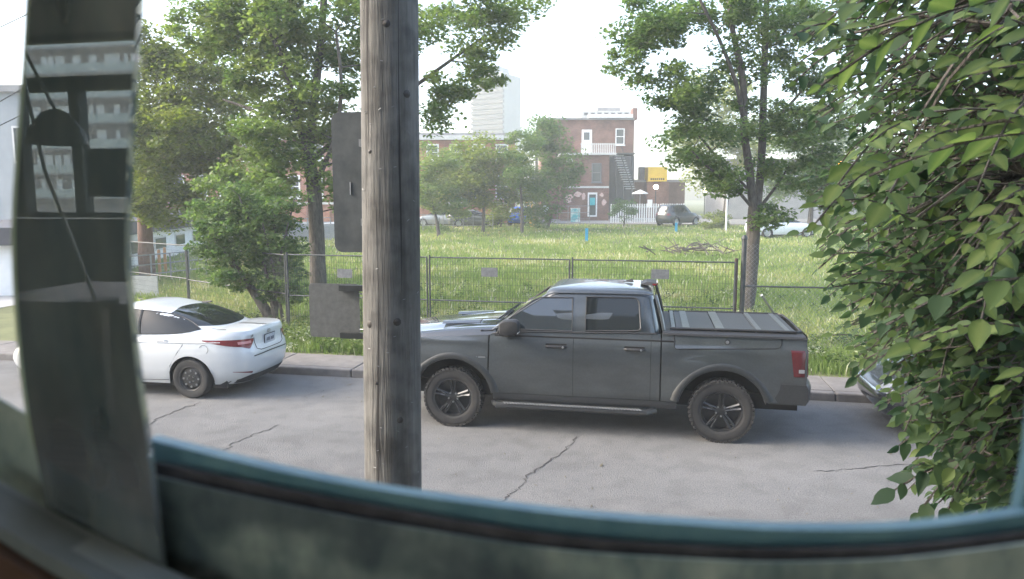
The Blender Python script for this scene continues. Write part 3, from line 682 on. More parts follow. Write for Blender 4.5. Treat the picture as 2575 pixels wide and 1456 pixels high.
m.tube([(-2.70, .75, 1.43), (-2.76, .70, 1.43), (-2.765, 0, 1.44), (-2.76, -.70, 1.43), (-2.70, -.75, 1.43)], .015, n=6).build('cover_edge', M_black, cov)
m = MB(); rows = []
for z in (.60, .9, 1.15, 1.30, 1.375, 1.40):
    xx = -2.805 - .02*math.exp(-((z-1.39)/.05)**2); rows.append([(xx + .02*(abs(y)/.9)**6, y, z) for y in np.linspace(-.93, .93, 15)])
m.grid(rows, flip=True).build('tailgate', M_truck, truck)
m = MB()
for s in (1, -1):
    m.grid([[(x, s*y, z) for x, y in ((-2.645 + .04*(z-.9)/.33, tw(-2.6, z)+.004), (-2.70, tw(-2.7, z)+.010), (-2.77, tw(-2.8, z)+.004), (-2.815, tw(-2.8, z)-.02), (-2.825, .80))] for z in (.905, 1.0, 1.1, 1.2, 1.235)], flip=(s > 0))
tl = m.build('tail_light', pm('smoked_red_lens', (.055, .008, .010), (.075, .010, .012), scale=30, rough=.25, coat=.3), truck, ang=50)
m = MB()
for s in (1, -1): m.grid([[(x, s*y, z) for x, y in ((-2.70, tw(-2.7, z)+.013), (-2.77, tw(-2.8, z)+.009))] for z in (.955, 1.0)], flip=(s > 0))
m.build('reverse_light', pm('lamp_glass', (.22, .23, .24), rough=.1), tl)
m = MB(); rows = []
for y in np.linspace(-1, 1, 25):
    e = abs(y)**5; rows.append([(x + .10*e if k else x, y*.985, z) for k, (x, z) in enumerate(((-2.45 if abs(y) > .9 else -2.72, .80), (-2.90, .80), (-2.93, .74), (-2.93, .60), (-2.90, .54), (-2.45 if abs(y) > .9 else -2.7, .54)))])
m.grid(rows, flip=True); m.f += [tuple(range(6)), tuple(range(len(m.v)-1, len(m.v)-7, -1))]; m.build('rear_bumper', paint('bumper_paint', (.022, .024, .026), metal=.2, rough=.4, coat=.4), truck, ang=40)
# running boards with tread
for s in (1, -1):
    o = MB().tube([(1.22, s*.93, .36), (1.16, s*1.02, .345), (-.85, s*1.02, .345), (-.95, s*.93, .36)], .042, n=8).build('running_board', paint('step_paint', (.03, .032, .034), metal=.3, rough=.45, coat=.2), truck)
    m = MB()
    for i in range(46):
        x = 1.05 - i*.04; m.box((x, s*1.025, .385), (.022, .085, .008), rz=.5*s)
    t = m.build('step_tread', M_galv, o, smooth=False); t['kind'] = 'stuff'
# roof lamp and aerial
MB().add([(-.72, .22, 1.945), (-.92, .24, 1.925), (-.92, -.24, 1.925), (-.72, -.22, 1.945), (-.80, .2, 1.975), (-.93, .22, 1.968), (-.93, -.22, 1.968), (-.80, -.2, 1.975)], [(0, 1, 5, 4), (1, 2, 6, 5), (2, 3, 7, 6), (3, 0, 4, 7), (4, 5, 6, 7)]).build('roof_brake_lamp', M_black, truck, smooth=False)
MB().b2((-.955, -.18, 1.93), (-.935, .18, 1.962)).b2((-.93, .22, 1.935), (-.88, .26, 1.955)).build('roof_lamp_lens', M_red, truck, smooth=False)
MB().add([(-.45, .0, 1.947), (-.62, .025, 1.945), (-.62, -.025, 1.945), (-.60, 0, 2.0)], [(0, 1, 3), (1, 2, 3), (2, 0, 3)]).build('aerial', M_black, truck, smooth=False)

# ---------------------------------------------------------------- cars from horizontal sections
def interp_tab(tab, v): return [interp(v, [t[0] for t in tab], [t[k] for t in tab]) for k in range(1, len(tab[0]))]
class Car:
    """Lower body and cabin as stacks of rounded horizontal sections; panels, glass and lamps follow the same surface."""
    def __init__(s, name, label, loc, rz, mat, low, top, zs, zb, wheels, AR, group=None, cat='car', nr=4.5, roofz=None, nlow=5.0):
        s.root = thing(name, label, cat, loc, rz, group); s.low, s.top, s.zs, s.zb, s.wh, s.AR, s.nl, s.nt, s.mat = low, top, zs, zb, wheels, AR, nlow, nr, mat
    def zbot(s, x):
        z = s.zb
        for xc, R in s.wh:
            if abs(x-xc) < s.AR: z = max(z, R + math.sqrt(s.AR**2-(x-xc)**2))
        return z
    def v_of(s, x, z): return (z-s.zb)/(s.zs(x)-s.zb)
    def sec(s, tab, v, n): xr, xf, W = interp_tab(tab, v); return xr, xf, W, n
    def y_low(s, x, z):
        xr, xf, W = interp_tab(s.low, s.v_of(x, z)); c, a = (xr+xf)/2, (xf-xr)/2; t = min(1, abs(x-c)/a); return W*(1-t**s.nl)**(1/s.nl)
    def x_end(s, tab, v, y, n, rear=True):
        xr, xf, W = interp_tab(tab, v); c, a = (xr+xf)/2, (xf-xr)/2; t = min(.9999, abs(y)/W); d = a*(1-t**n)**(1/n); return c-d if rear else c+d
    def y_top(s, x, z):
        v = (z-s.z0)/(s.z1-s.z0); xr, xf, W = interp_tab(s.top, v); c, a = (xr+xf)/2, (xf-xr)/2; t = min(1, abs(x-c)/a); return W*(1-t**s.nt)**(1/s.nt)
    def body(s, nv=16, name='body'):
        xr, xf, W = interp_tab(s.low, .3); c, a = (xr+xf)/2, (xf-xr)/2
        hw = [math.sqrt(s.AR**2-(s.zb-R)**2) for _, R in s.wh]
        xs = stations(c-a*.86, c+a*.86, 46, [(xc, h) for (xc, R), h in zip(s.wh, hw)])
        ph = [math.acos(max(-1, min(1, math.copysign(abs((x-c)/a)**(s.nl/2), x-c)))) for x in xs]          # left side, from rear (phi near pi) to front
        end_r = list(np.linspace(PI, max(ph), 12)); end_f = list(np.linspace(min(ph), 0, 12))
        P = sorted(set(np.round(end_r+ph+end_f, 6)), reverse=True)
        full = P + [2*PI-q for q in P[::-1][1:-1]]
        rows = []
        for i in range(nv+1):
            v0 = i/nv; row = []
            for q in full:
                cq, sq = math.cos(q), math.sin(q)
                x0 = c + a*math.copysign(abs(cq)**(2/s.nl), cq)
                zb_, zt_ = s.zbot(x0), s.zs(x0); z = lerp(zb_, zt_, v0)
                v = s.v_of(x0, z); r_, f_, W_ = interp_tab(s.low, v); c2, a2 = (r_+f_)/2, (f_-r_)/2
                t = abs(cq)**(2/s.nl); x = c2 + a2*math.copysign(t, cq)
                if abs(x0-c) < a*.86: x = lerp(x0, x, max(0, (abs(x0-c)/a-.6)/.26)) if abs(x0-c) > a*.6 else x0
                tt = min(1, abs(x-c2)/a2); y = W_*(1-tt**s.nl)**(1/s.nl) if abs(cq) < .9999 else 0
                y = W_*abs(sq)**(2/s.nl) if abs(x0-c) >= a*.86 else y
                row.append((x, math.copysign(y, sq) if q not in (PI,) else 0, z))
            rows.append(row)
        m = MB(); m.grid(rows, closed=True, flip=True)
        # deck: shrink the top outline towards the middle line
        top = rows[-1]; decks = [top]
        for f_ in (.97, .85, .6, .3, .05): decks.append([(lerp(c, p[0], .5+.5*f_) if False else p[0]*(1-.0*(1-f_)), p[1]*f_, p[2] + .030*(1-f_*f_)) for p in top])
        m.grid(decks, closed=True, flip=True)
        o = m.build(name, s.mat, s.root, ang=38); return o
    def cabin(s, z0, z1, nv=14, name='cabin', N=64):
        s.z0, s.z1 = z0, z1; rows = []
        for i in range(nv+1):
            v = i/nv; xr, xf, W = interp_tab(s.top, v); rows.append([(x, y, lerp(z0, z1, v)) for x, y in outline(xr, xf, W, s.nt, N)])
        xr, xf, W = interp_tab(s.top, 1); c = (xr+xf)/2
        for f_, dz in ((.9, .008), (.7, .018), (.4, .027), (.03, .032)): rows.append([((x-c)*f_+c, y*f_, z1+dz) for x, y in outline(xr, xf, W, s.nt, N)])
        m = MB(); m.grid(rows, closed=True); return m.build(name, s.mat, s.root, ang=40)
    def side_patch(s, name, xs, zlo, zhi, mat, parent=None, off=.005, where='top', n=6, both=True):
        m = MB(); fy = s.y_top if where == 'top' else s.y_low
        for sg in ((1, -1) if both else (1,)):
            m.grid([[(x, sg*(fy(x, lerp(zlo(x), zhi(x), j/n))+off), lerp(zlo(x), zhi(x), j/n)) for j in range(n+1)] for x in xs], flip=(sg > 0))
        return m.build(name, mat, parent or s.root, ang=50)
    def end_patch(s, name, ys, zlo, zhi, mat, parent=None, off=.006, where='low', rear=True, n=6):
        m = MB(); rows = []
        for y in ys:
            row = []
            for j in range(n+1):
                z = lerp(zlo(y), zhi(y), j/n)
                if where == 'top': x = s.x_end(s.top, (z-s.z0)/(s.z1-s.z0), y, s.nt, rear)
                else: x = s.x_end(s.low, s.v_of(-9 if rear else 9, z), y, s.nl, rear)
                row.append((x + (-off if rear else off), y, z))
            rows.append(row)
        m.grid(rows, flip=not rear); return m.build(name, mat, parent or s.root, ang=50)
    def wheels(s, W, R, rimR, style, wd=.2):
        for xc, r in s.wh:
            for sg in (1, -1): wheel(s.root, (xc, sg*(W-wd/2-.012), r), sg, R, wd, rimR, style)
        m = MB()
        for xc, r in s.wh:
            for sg in (1, -1): m.grid([[(xc+s.AR*math.cos(t), sg*y, r+s.AR*math.sin(t)) for y in (W-.03, .35)] for t in np.linspace(-.15, PI+.15, 20)])
        m.b2((-1.9, -.72, s.zb-.06), (1.9, .72, s.zb+.10)).build('wheel_well', M_dark, s.root)
    def seams(s, paths, r=.004):
        m = MB()
        for P in paths:
            for sg in (1, -1): m.tube([(x, sg*(s.y_low(x, z)+.001), z) for x, z in P], r, n=4)
        m.build('door_seam', M_seam, s.root)

# white saloon
M_wcar = pm('white_car_paint', (.50, .52, .53), (.54, .56, .565), scale=3, rough=.3, coat=.9)
sed_low = [(0, -2.12, 2.05, .80), (.12, -2.20, 2.12, .845), (.25, -2.255, 2.19, .872), (.45, -2.285, 2.22, .886), (.60, -2.27, 2.20, .886), (.72, -2.235, 2.16, .876), (.86, -2.225, 2.08, .85), (.95, -2.235, 1.98, .815), (1, -2.215, 1.92, .785)]
sed_top = [(0, -2.02, 1.30, .80), (.12, -1.86, 1.15, .785), (.25, -1.70, .99, .757), (.4, -1.52, .81, .722), (.55, -1.33, .63, .68), (.7, -1.11, .46, .633), (.82, -.90, .33, .59), (.92, -.68, .20, .545), (1, -.42, .08, .49)]
def sed_zs(x): return smooth_interp(x, [-2.4, -2.1, -1.7, -1.2, -.4, .6, 1.1, 1.7, 2.3], [1.035, 1.05, 1.045, 1.00, .955, .925, .92, .86, .70])
sed = Car('white_car', 'white saloon car parked at the far kerb, seen from its rear corner', uvw(-8.42, 10.78), PI-YAW, M_wcar, sed_low, sed_top, sed_zs, .215, [(-1.35, .315), (1.35, .315)], .365, nr=3.6)
sed.body(18); sed.cabin(.94, 1.405)
sg_hi = lambda x: smooth_interp(x, [-1.42, -1.25, -1.0, -.7, -.3, .1, .5, .8, 1.05], [1.075, 1.165, 1.255, 1.315, 1.345, 1.34, 1.25, 1.12, .99])
sg_lo = lambda x: smooth_interp(x, [-1.42, -1.25, -1.0, -.5, .3, 1.05], [1.07, 1.035, 1.012, .992, .972, .965])
sed.side_patch('side_window', np.linspace(-1.42, 1.05, 34), sg_lo, sg_hi, M_tint)
m = MB()
for sg in (1, -1):
    m.tube([(x, sg*(sed.y_top(x, z)+.006), z) for x, z in [(x, sg_hi(x)) for x in np.linspace(1.05, -1.42, 30)] + [(x, sg_lo(x)) for x in np.linspace(-1.42, 1.05, 20)]], .008, n=4)
    m.tube([(x, sg*(sed.y_top(x, z)+.009), z) for x, z in ((-.44, sg_lo(-.44)), (-.40, 1.15), (-.36, sg_hi(-.36)))], .022, n=5)
m.build('window_seal', M_black, sed.root)
sed.end_patch('back_window', np.linspace(-.60, .60, 25), lambda y: 1.085 + .03*(y/.6)**2, lambda y: 1.352 - .055*abs(y/.6)**3 - .02*(y/.6)**2, M_tint, where='top')
sed.end_patch('windscreen', np.linspace(-.62, .62, 17), lambda y: 1.0 + .02*(y/.6)**2, lambda y: 1.36 - .05*abs(y/.6)**3, M_tint, where='top', rear=False)
# tail lamps: along the flank and round the corner
def lampz(t): return (lerp(.925, .775, min(1, t*1.35)**.8), lerp(.935, .925, t))
m = MB(); rows_l = []
for k, sgn in enumerate((1, -1)):
    rows = []
    for i in range(19):
        t = i/18; row = []
        for j in range(6):
            if t < .5: x = lerp(-1.56, -2.12, t/.5); z = lerp(*[q for q in lampz(t)], j/5); row.append((x, sgn*(sed.y_low(x, z)+.007), z))
            else:
                zl, zh = lampz(t); z = lerp(zl if t < .8 else lerp(zl, zh, (t-.8)/.2*.75), zh, j/5)
                yy = lerp(sed.y_low(-2.12, z), .44, (t-.5)/.5); xx = sed.x_end(sed.low, sed.v_of(-2.2, z), yy, sed.nl); row.append((xx-.007, sgn*yy, z))
        rows.append(row)
    m.grid(rows, flip=(sgn > 0))
tl = m.build('tail_light', M_red, sed.root, ang=60)
m = MB()
for sgn in (1, -1):
    rows = []
    for i in range(7):
        yy = lerp(.68, .50, i/6); rows.append([(sed.x_end(sed.low, sed.v_of(-2.2, z), yy, sed.nl)-.010, sgn*yy, z) for z in (.855, .895)])
    m.grid(rows, flip=(sgn > 0))
m.build('reverse_light', pm('pink_lens', (.55, .25, .25), rough=.2), tl)
pl = sed.end_patch('plate_recess', np.linspace(-.30, .30, 9), lambda y: .775, lambda y: .915 - .02*abs(y/.3)**4, pm('white_recess', (.5, .51, .52), rough=.4), off=-.004)
xp = sed.x_end(sed.low, sed.v_of(-2.2, .85), 0, sed.nl)
plate = MB().box((xp-.016, 0, .845), (.010, .30, .152), ry=-.08).build('licence_plate', pm('plate_blue_white', (.30, .33, .38), (.5, .53, .56), scale=30, rough=.4), sed.root, smooth=False)
m = MB()
for i, y in enumerate((-.105, -.07, -.035, .02, .055, .09)): m.box((xp-.023, y, .842), (.002, .020, .055), ry=-.08).box((xp-.0232, y, .842), (.002, .008, .03), ry=-.08)
m.build('plate_marks', pm('plate_ink', (.04, .05, .08), rough=.6), plate, smooth=False)
MB().box((xp-.014, 0, .845), (.006, .325, .176), ry=-.08).build('plate_frame', M_black, plate, smooth=False)
# bumper trim, lower valance, reflector slots, boot seam, badge
sed.end_patch('bumper_slot', np.linspace(-.50, .50, 15), lambda y: .648 - .01*abs(y/.5)**2, lambda y: .668 - .012*abs(y/.5)**2, M_black)
sed.end_patch('rear_valance', np.linspace(-.70, .70, 21), lambda y: .222, lambda y: .335 + .02*abs(y/.7)**2 - .09*max(0, abs(y/.7)-.75)/.25, M_black)
m = MB()
for sgn in (1, -1):
    m.grid([[(sed.x_end(sed.low, sed.v_of(-2.2, z), y, sed.nl)-.008, sgn*y, z) for z in (lerp(.37, .425, i/6), lerp(.40, .432, i/6))] for i, y in enumerate(np.linspace(.50, .74, 7))], flip=(sgn < 0))
m.build('bumper_reflector', M_red, sed.root)
def sline(P, r=.004):
    m = MB(); m.tube(P, r, n=4); return m
zsd = [(-1.62, .78), (-1.78, .72), (-1.95, .68), (-2.08, .68)]
m = MB()
for sgn in (1, -1):
    m.tube([(sed.x_end(sed.low, sed.v_of(-2.2, z), y, sed.nl)-.002, sgn*y, z) for y, z in ((.42, .93), (.42, .85), (.40, .75), (.30, .715), (0, .71))], .005, n=4)
    m.tube([(x, sgn*(sed.y_top(x, z)+.002) if x > -1.4 else sgn*.62, z) for x, z in ((-1.86, 1.075), (-1.70, 1.08), (-1.62, 1.085))], .004, n=4)
m.build('boot_seam', M_seam, sed.root)
sed.seams([[(.62, .30), (.66, .6), (.62, .93)], [(-.42, .27), (-.41, .6), (-.44, .95)], [(-.98, .30), (-1.02, .52), (-1.15, .72), (-1.24, .85), (-1.22, .97)], [(.62, .27), (-.42, .262), (-.96, .28)]])
m = MB()
for sg in (1, -1):
    m.grid([[(x, sg*(sed.y_low(x, z)+o), z) for z, o in ((.835+.02*(.6-x), .0), (.85+.02*(.6-x), .012), (.86+.02*(.6-x), .002))] for x in np.linspace(1.0, -1.85, 24)], flip=(sg > 0))
m.build('shoulder_crease', M_wcar, sed.root, ang=60)
m = MB()
for sg in (1, -1):
    for x in (-.26, -1.12):
        z = .80 if x > -1 else .0
        if z: m.tube([(x-.09, sg*(sed.y_low(x, .9)+.004), .895), (x-.06, sg*(sed.y_low(x, .9)+.03), .90), (x+.10, sg*(sed.y_low(x, .9)+.03), .895), (x+.13, sg*(sed.y_low(x, .9)+.004), .89)], .013, n=6)
    m.tube([(-.97+.0, sg*(sed.y_low(-.9, .9)+.004), .915), (-.94, sg*(sed.y_low(-.9, .9)+.03), .918), (-.80, sg*(sed.y_low(-.8, .9)+.03), .913), (-.77, sg*(sed.y_low(-.77, .9)+.004), .91)], .013, n=6)
m.build('door_handle', M_wcar, sed.root)
# round emblem with a slanting H, and the model lettering on the boot lid
xe = lambda y, z: sed.x_end(sed.low, sed.v_of(-2.2, z), y, sed.nl) - .006
em = MB().tube([(xe(.045*math.cos(t), .975)-.002, .048*math.cos(t), .975+.026*math.sin(t)) for t in np.linspace(0, 2*PI, 25)], .0045, n=5, cap=False)
for y0, y1 in ((.026, .012), (-.012, -.026)): em.tube([(xe(0, .975)-.004, y0, .957), (xe(0, .975)-.004, y1, .993)], .005, n=5)
em.tube([(xe(0, .975)-.004, .019, .972), (xe(0, .975)-.004, -.019, .978)], .004, n=5).build('emblem', M_bmetal, sed.root)
def lettering(txt, size, parent, loc, rot, mat, name='lettering', ext=.002):
    cu = bpy.data.curves.new(name, 'FONT'); cu.body = txt; cu.size = size; cu.extrude = ext; cu.align_x = 'CENTER'; cu.materials.append(mat); cu.resolution_u = 2
    tmp = bpy.data.objects.new('tmp', cu); C.objects.link(tmp); dg = bpy.context.evaluated_depsgraph_get(); me = bpy.data.meshes.new_from_object(tmp.evaluated_get(dg)); bpy.data.objects.remove(tmp); bpy.data.curves.remove(cu)
    o = bpy.data.objects.new(name, me); C.objects.link(o); o.parent = parent; o['kind'] = 'stuff'; o.location = loc; o.rotation_euler = rot; return o
lettering('ELANTRA', .058, sed.root, (xe(.46, .955)-.005, .45, .948), (PI/2, 0, -PI/2+.28), pm('badge_metal', (.12, .13, .14), rough=.3, metal=.8))
MB().tube([(-1.05, .0, 1.41), (-1.22, 0, 1.425)], .016, n=5).build('aerial', M_black, sed.root)
MB().tube([(-1.0, -.1, 1.40), (-1.06, -.1, 1.50)], .003, n=4).build('aerial', M_black, sed.root)
sed.wheels(.878, .315, .20, 'steel')
for sg in (1, -1):
    m = MB().lathe([(0, .06), (.07, .05), (.09, 0), (.07, -.05), (0, -.06)], n=12, axis='y', c=(.72, sg*.98, 1.0)); m.tube([(.72, sg*.95, 1.0), (.78, sg*.82, .97)], .02, n=5); m.build('wing_mirror', M_wcar, sed.root)
# filler cap outline on the near rear wing
m = MB(); m.tube([(-1.60+.075*math.cos(t), sed.y_low(-1.6, .80)+.002, .79+.07*math.sin(t)) for t in np.linspace(0, 2*PI, 20)], .003, n=4).build('filler_cap', M_seam, sed.root)

# simpler cars further off share the builder
def small_car(name, label, loc, rz, col, kind='saloon', group=None, cat='car', style='alloy', scale=1.0, paintmat=None):
    mt = paintmat or pm('paint_'+name+'_'+'_'.join('%.2f' % c for c in col), col, tuple(c*1.1 for c in col), scale=4, rough=.25, coat=.8)
    if kind == 'saloon':
        c = Car(name, label, loc, rz, mt, sed_low, sed_top, sed_zs, .215, [(-1.35, .315), (1.35, .315)], .365, nr=3.6, cat=cat, group=group)
        c.body(10); c.cabin(.94, 1.405, 8, N=40); c.side_patch('side_window', np.linspace(-1.42, 1.05, 16), sg_lo, sg_hi, M_tint)
        c.end_patch('back_window', np.linspace(-.6, .6, 9), lambda y: 1.085, lambda y: 1.352 - .05*abs(y/.6)**3, M_tint, where='top'); c.end_patch('windscreen', np.linspace(-.62, .62, 9), lambda y: 1.0, lambda y: 1.36 - .05*abs(y/.6)**3, M_tint, where='top', rear=False)
        zr = .86; wR = .315
    else:
        low = [(0, -2.15, 2.15, .84), (.15, -2.27, 2.27, .90), (.4, -2.32, 2.33, .93), (.7, -2.28, 2.28, .93), (.9, -2.24, 2.15, .90), (1, -2.2, 2.05, .86)]
        top = [(0, -2.24, 1.15, .87), (.5, -2.12, .75, .79), (.85, -2.0, .45, .70), (1, -1.85, .25, .62)]
        zs = lambda x: smooth_interp(x, [-2.5, -1, .9, 1.4, 2.3], [1.13, 1.12, 1.09, 1.04, .86])
        c = Car(name, label, loc, rz, mt, low, top, zs, .30, [(-1.4, .37), (1.4, .37)], .43, nr=5, cat=cat, group=group)
        c.body(10); c.cabin(1.08, 1.76, 8, N=40)
        c.side_patch('side_window', np.linspace(-1.95, .85, 18), lambda x: 1.16, lambda x: smooth_interp(x, [-1.95, -1.8, .1, .5, .85], [1.45, 1.62, 1.62, 1.46, 1.18]), M_tint)
        c.end_patch('back_window', np.linspace(-.66, .66, 9), lambda y: 1.2, lambda y: 1.62, M_tint, where='top'); c.end_patch('windscreen', np.linspace(-.66, .66, 9), lambda y: 1.16, lambda y: 1.66, M_tint, where='top', rear=False)
        zr = .98; wR = .37
    m = MB()
    for sgn in (1, -1):
        m.grid([[(c.x_end(c.low, c.v_of(-2.2, z), y, c.nl)-.008, sgn*y, z) for z in (zr-.08, zr+.08)] for y in np.linspace(.5, .80, 6)], flip=(sgn > 0))
    m.build('tail_light', M_red, c.root)
    m = MB()
    for sgn in (1, -1):
        m.grid([[(c.x_end(c.low, c.v_of(2.1, z), y, c.nl, False)+.008, sgn*y, z) for z in (.60, .72)] for y in np.linspace(.42, .80, 6)], flip=(sgn < 0))
    m.build('headlight', pm('lamp_glass', (.22, .23, .24), rough=.1), c.root)
    c.wheels(.87 if kind == 'saloon' else .92, wR, wR*.66, style); c.root.scale = (scale,)*3; return c
# dark car behind the elm leaves at the near end of the row
p = uvw(5.2, 10.75); dk = small_car('dark_car', 'dark parked car mostly hidden behind the elm leaves, chrome wheel trims glinting', p, PI-YAW, (.02, .022, .025), 'saloon')
m = MB()
for xc in (1.35, -1.35): m.lathe([(.205, .0), (.222, .012), (.235, 0)], n=40, axis='y', c=(xc, .872, .315))
m.build('wheel_trim', M_chrome, dk.root)
MB().tube([(dk.x_end(dk.low, dk.v_of(2.1, .56), y, dk.nl, False)+.01, y, .56) for y in np.linspace(-.7, .7, 12)], .016, n=6).build('grille_bar', M_chrome, dk.root)
# ================================================================ FENCES
def u_at(px, v):
    p = on_v(px, 755, v); return p.x*CU - p.y*SU
FP = [(u_at(296, 18.6), 18.6), (u_at(475, 16.9), 16.9), (u_at(722, 14.75), 14.75), (u_at(1078, 14.66), 14.66), (u_at(1435, 14.62), 14.62), (u_at(1850, 14.6), 14.6)]
flab = ['steel mesh fence panel furthest along, beside the white trailer', 'steel mesh fence panel with the multi-stemmed shrub crowding behind it', 'steel mesh fence panel between the white car and the wooden pole', 'steel mesh fence panel with a grey plate, just right of the wooden pole', 'steel mesh fence panel rising behind the pickup cab and bed']
M_wire = pm('fence_wire', (.055, .06, .06), (.09, .095, .095), scale=5, rough=.6, metal=.3)
for i, ((u0, v0), (u1, v1)) in enumerate(zip(FP[:-1], FP[1:])):
    L = math.hypot(u1-u0, v1-v0); a = math.atan2(v1-v0, u1-u0); p = uvw(u0, v0); p.z = gz(p.x, p.y)
    t = thing('fence_panel', flab[i], 'fence', p, a-YAW, 'temporary steel mesh fence panels along the field')
    H_ = 1.76 if i > 1 else 1.72
    MB().tube([(.03, 0, -.05), (.03, 0, H_+.04)], .026 if i in (1, 2) else .02, n=8).build('post', M_fence, t)
    MB().tube([(L-.03, 0, -.05), (L-.03, 0, H_)], .02, n=8).build('post', M_fence, t)
    for z in (H_-.01, .84, .10): MB().tube([(.045, 0, z), (L-.045, 0, z)], .0165, n=6).build('rail', M_fence, t)
    m = MB(); n = int((L-.08)/.055)
    for k in range(1, n): x = .04 + (L-.08)*k/n; m.tube([(x, .004, .11), (x, .004, H_-.02)], .0032, n=3, cap=False)
    for k in range(1, 12): z = .11 + (H_-.13)*k/12; m.tube([(.04, -.004, z), (L-.04, -.004, z)], .0022, n=3, cap=False)
    o = m.build('wire_mesh', M_wire, t, smooth=False); o['kind'] = 'stuff'
    for pxc in ((870, 687), (1232, 684), (1660, 689)):
        q = on_v(pxc[0], pxc[1], v0); ux = q.x*CU - q.y*SU
        if u0 < ux < u1 and i > 1:
            MB().b2((ux-u0-.175, -.03, q.z-p.z-.095), (ux-u0+.175, -.022, q.z-p.z+.095)).build('name_plate', pm('plate_grey', (.10, .105, .11), (.17, .17, .175), scale=14, rough=.5), t, smooth=False)
for i, (u, v) in enumerate(FP[1:5]):
    p = uvw(u, v-.0); p.z = gz(p.x, p.y)
# tall post with its chain link fence
p = uvw(u_at(1866, 14.75), 14.75); p.z = gz(p.x, p.y)
cl = thing('chain_link_fence', 'chain link fence with a capped steel post beside the twin-stemmed tree', 'fence', p, -YAW+.02)
m = MB().tube([(0, 0, -.1), (0, 0, 2.18)], .048, n=12).lathe([(.05, 2.18), (.058, 2.19), (.058, 2.23), (.03, 2.27), (0, 2.275)], n=12); m.build('post', M_fence, cl)
MB().tube([(-.14, -.03, -.1), (-.14, -.03, 1.82)], .036, n=10).build('post', pm('rusty_post', (.05, .035, .03), (.09, .05, .04), scale=8, rough=.8), cl)
for k in (1, 2, 3): MB().tube([(3.0*k, 0, -.1), (3.0*k, 0, 2.15)], .028, n=8).build('post', M_fence, cl)
for z in (1.27, .08): MB().tube([(.04, 0, z), (9.0, 0, z)], .019, n=6).build('rail', M_fence, cl)
m = MB(); sp = .085
for k in range(int((9+2.05)/sp)):
    for s in (1, -1):
        c0 = k*sp; z0, z1 = .06, 2.1
        x0, x1 = (c0-2.05, c0) if s > 0 else (c0, c0-2.05)
        pts = []
        for x, z in ((x0, z0), (x1, z1)): pts.append([x, z])
        (xa, za), (xb, zb) = pts; sl_ = (zb-za)/(xb-xa)
        for q in pts:
            xq = min(max(q[0], .03), 9.0); q[1] += (xq-q[0])*sl_; q[0] = xq
        if abs(pts[0][0]-pts[1][0]) > .05: m.tube([(pts[0][0], s*.004, pts[0][1]), (pts[1][0], s*.004, pts[1][1])], .0019, n=3, cap=False)
o = m.build('chain_mesh', M_galv, cl, smooth=False); o['kind'] = 'stuff'
q0, q1 = gpt(1962, 812), at(1915, 742, 15.4)
o = MB().tube([(q0.x, q0.y, q0.z), q1], .028, n=8).build('leaning_pole', M_galv, None); tag(o, 'pale metal pole leaning in the weeds beside the chain link fence', 'pole')

# ================================================================ GRASS AND WEEDS
def lowfreq(x, y, s):
    return (np.sin(x*1.3*s+.4) * np.sin(y*1.7*s+1.1) + .6*np.sin(x*2.9*s+y*1.1*s+2.) + .5*np.sin(-x*1.9*s+y*3.1*s))/2.1
def blades(name, pts, hmin, hmax, nb, wid, mat, spread, label, cat, dist_w=True, lean=.5, tone0=.5, tonevar=.3, white=.0):
    n = len(pts)*nb; P = np.repeat(np.array([tuple(p) for p in pts]), nb, axis=0); d = np.hypot(P[:, 0], P[:, 1])
    sc = np.clip(d/16, 1, 4) if dist_w else np.ones(n)
    P[:, :2] += RNG.normal(0, spread, (n, 2))*np.sqrt(sc)[:, None]
    h = RNG.uniform(hmin, hmax, n)*np.repeat(RNG.uniform(.6, 1.3, len(pts)), nb); wd = wid*sc*RNG.uniform(.6, 1.4, n)
    a = RNG.uniform(0, 2*PI, n); ld = RNG.uniform(0, 2*PI, n); ln = h*RNG.uniform(.1, lean, n)
    dx, dy = np.cos(a)*wd, np.sin(a)*wd; tx, ty = np.cos(ld)*ln, np.sin(ld)*ln
    V = np.zeros((n, 5, 3)); P[:, 2] -= .03
    V[:, 0] = P; V[:, 0, 0] -= dx; V[:, 0, 1] -= dy; V[:, 1] = P; V[:, 1, 0] += dx; V[:, 1, 1] += dy
    mid = P + np.stack([tx*.35, ty*.35, h*.62], 1); V[:, 2] = mid + np.stack([dx, dy, 0*h], 1)*.8; V[:, 4] = mid - np.stack([dx, dy, 0*h], 1)*.8
    V[:, 3] = P + np.stack([tx, ty, h], 1)
    tone = np.clip(tone0 + tonevar*lowfreq(P[:, 0], P[:, 1], .35) + .6*tonevar*lowfreq(P[:, 0], P[:, 1], 1.7) + RNG.normal(0, .10, n), 0, 1)
    if white: tone[RNG.random(n) < white] = 1.0
    me = quads_mesh(name, V, 5, mat, tone, [(0, 1, 2, 4), (4, 2, 3)])
    o = link(name, me); o['kind'] = 'stuff'; return tag(o, label, cat)
pts = []
while len(pts) < 30000:
    px = random.uniform(250, 2300); py = 560 + 300*random.random()**1.1; p = gpt(px, py); v = p.x*SU + p.y*CU
    if 14.9 < v < 63: pts.append(p)
blades('field_grass', pts, .07, .24, 6, .011, M_grass, .13, 'bright overgrown grass filling the vacant field behind the mesh fence', 'grass', tone0=.52, tonevar=.27, white=.025)
pts = []
while len(pts) < 5200:
    u = random.uniform(-9, 9); v = 12.95 + 1.9*random.random()**.8; p = uvw(u, v); p.z = gz(p.x, p.y); pts.append(p)
blades('verge_grass', pts, .06, .27, 8, .008, M_grass, .09, 'ragged verge grass between the pavement slabs and the mesh fence', 'grass', tone0=.38, tonevar=.25, white=.03)
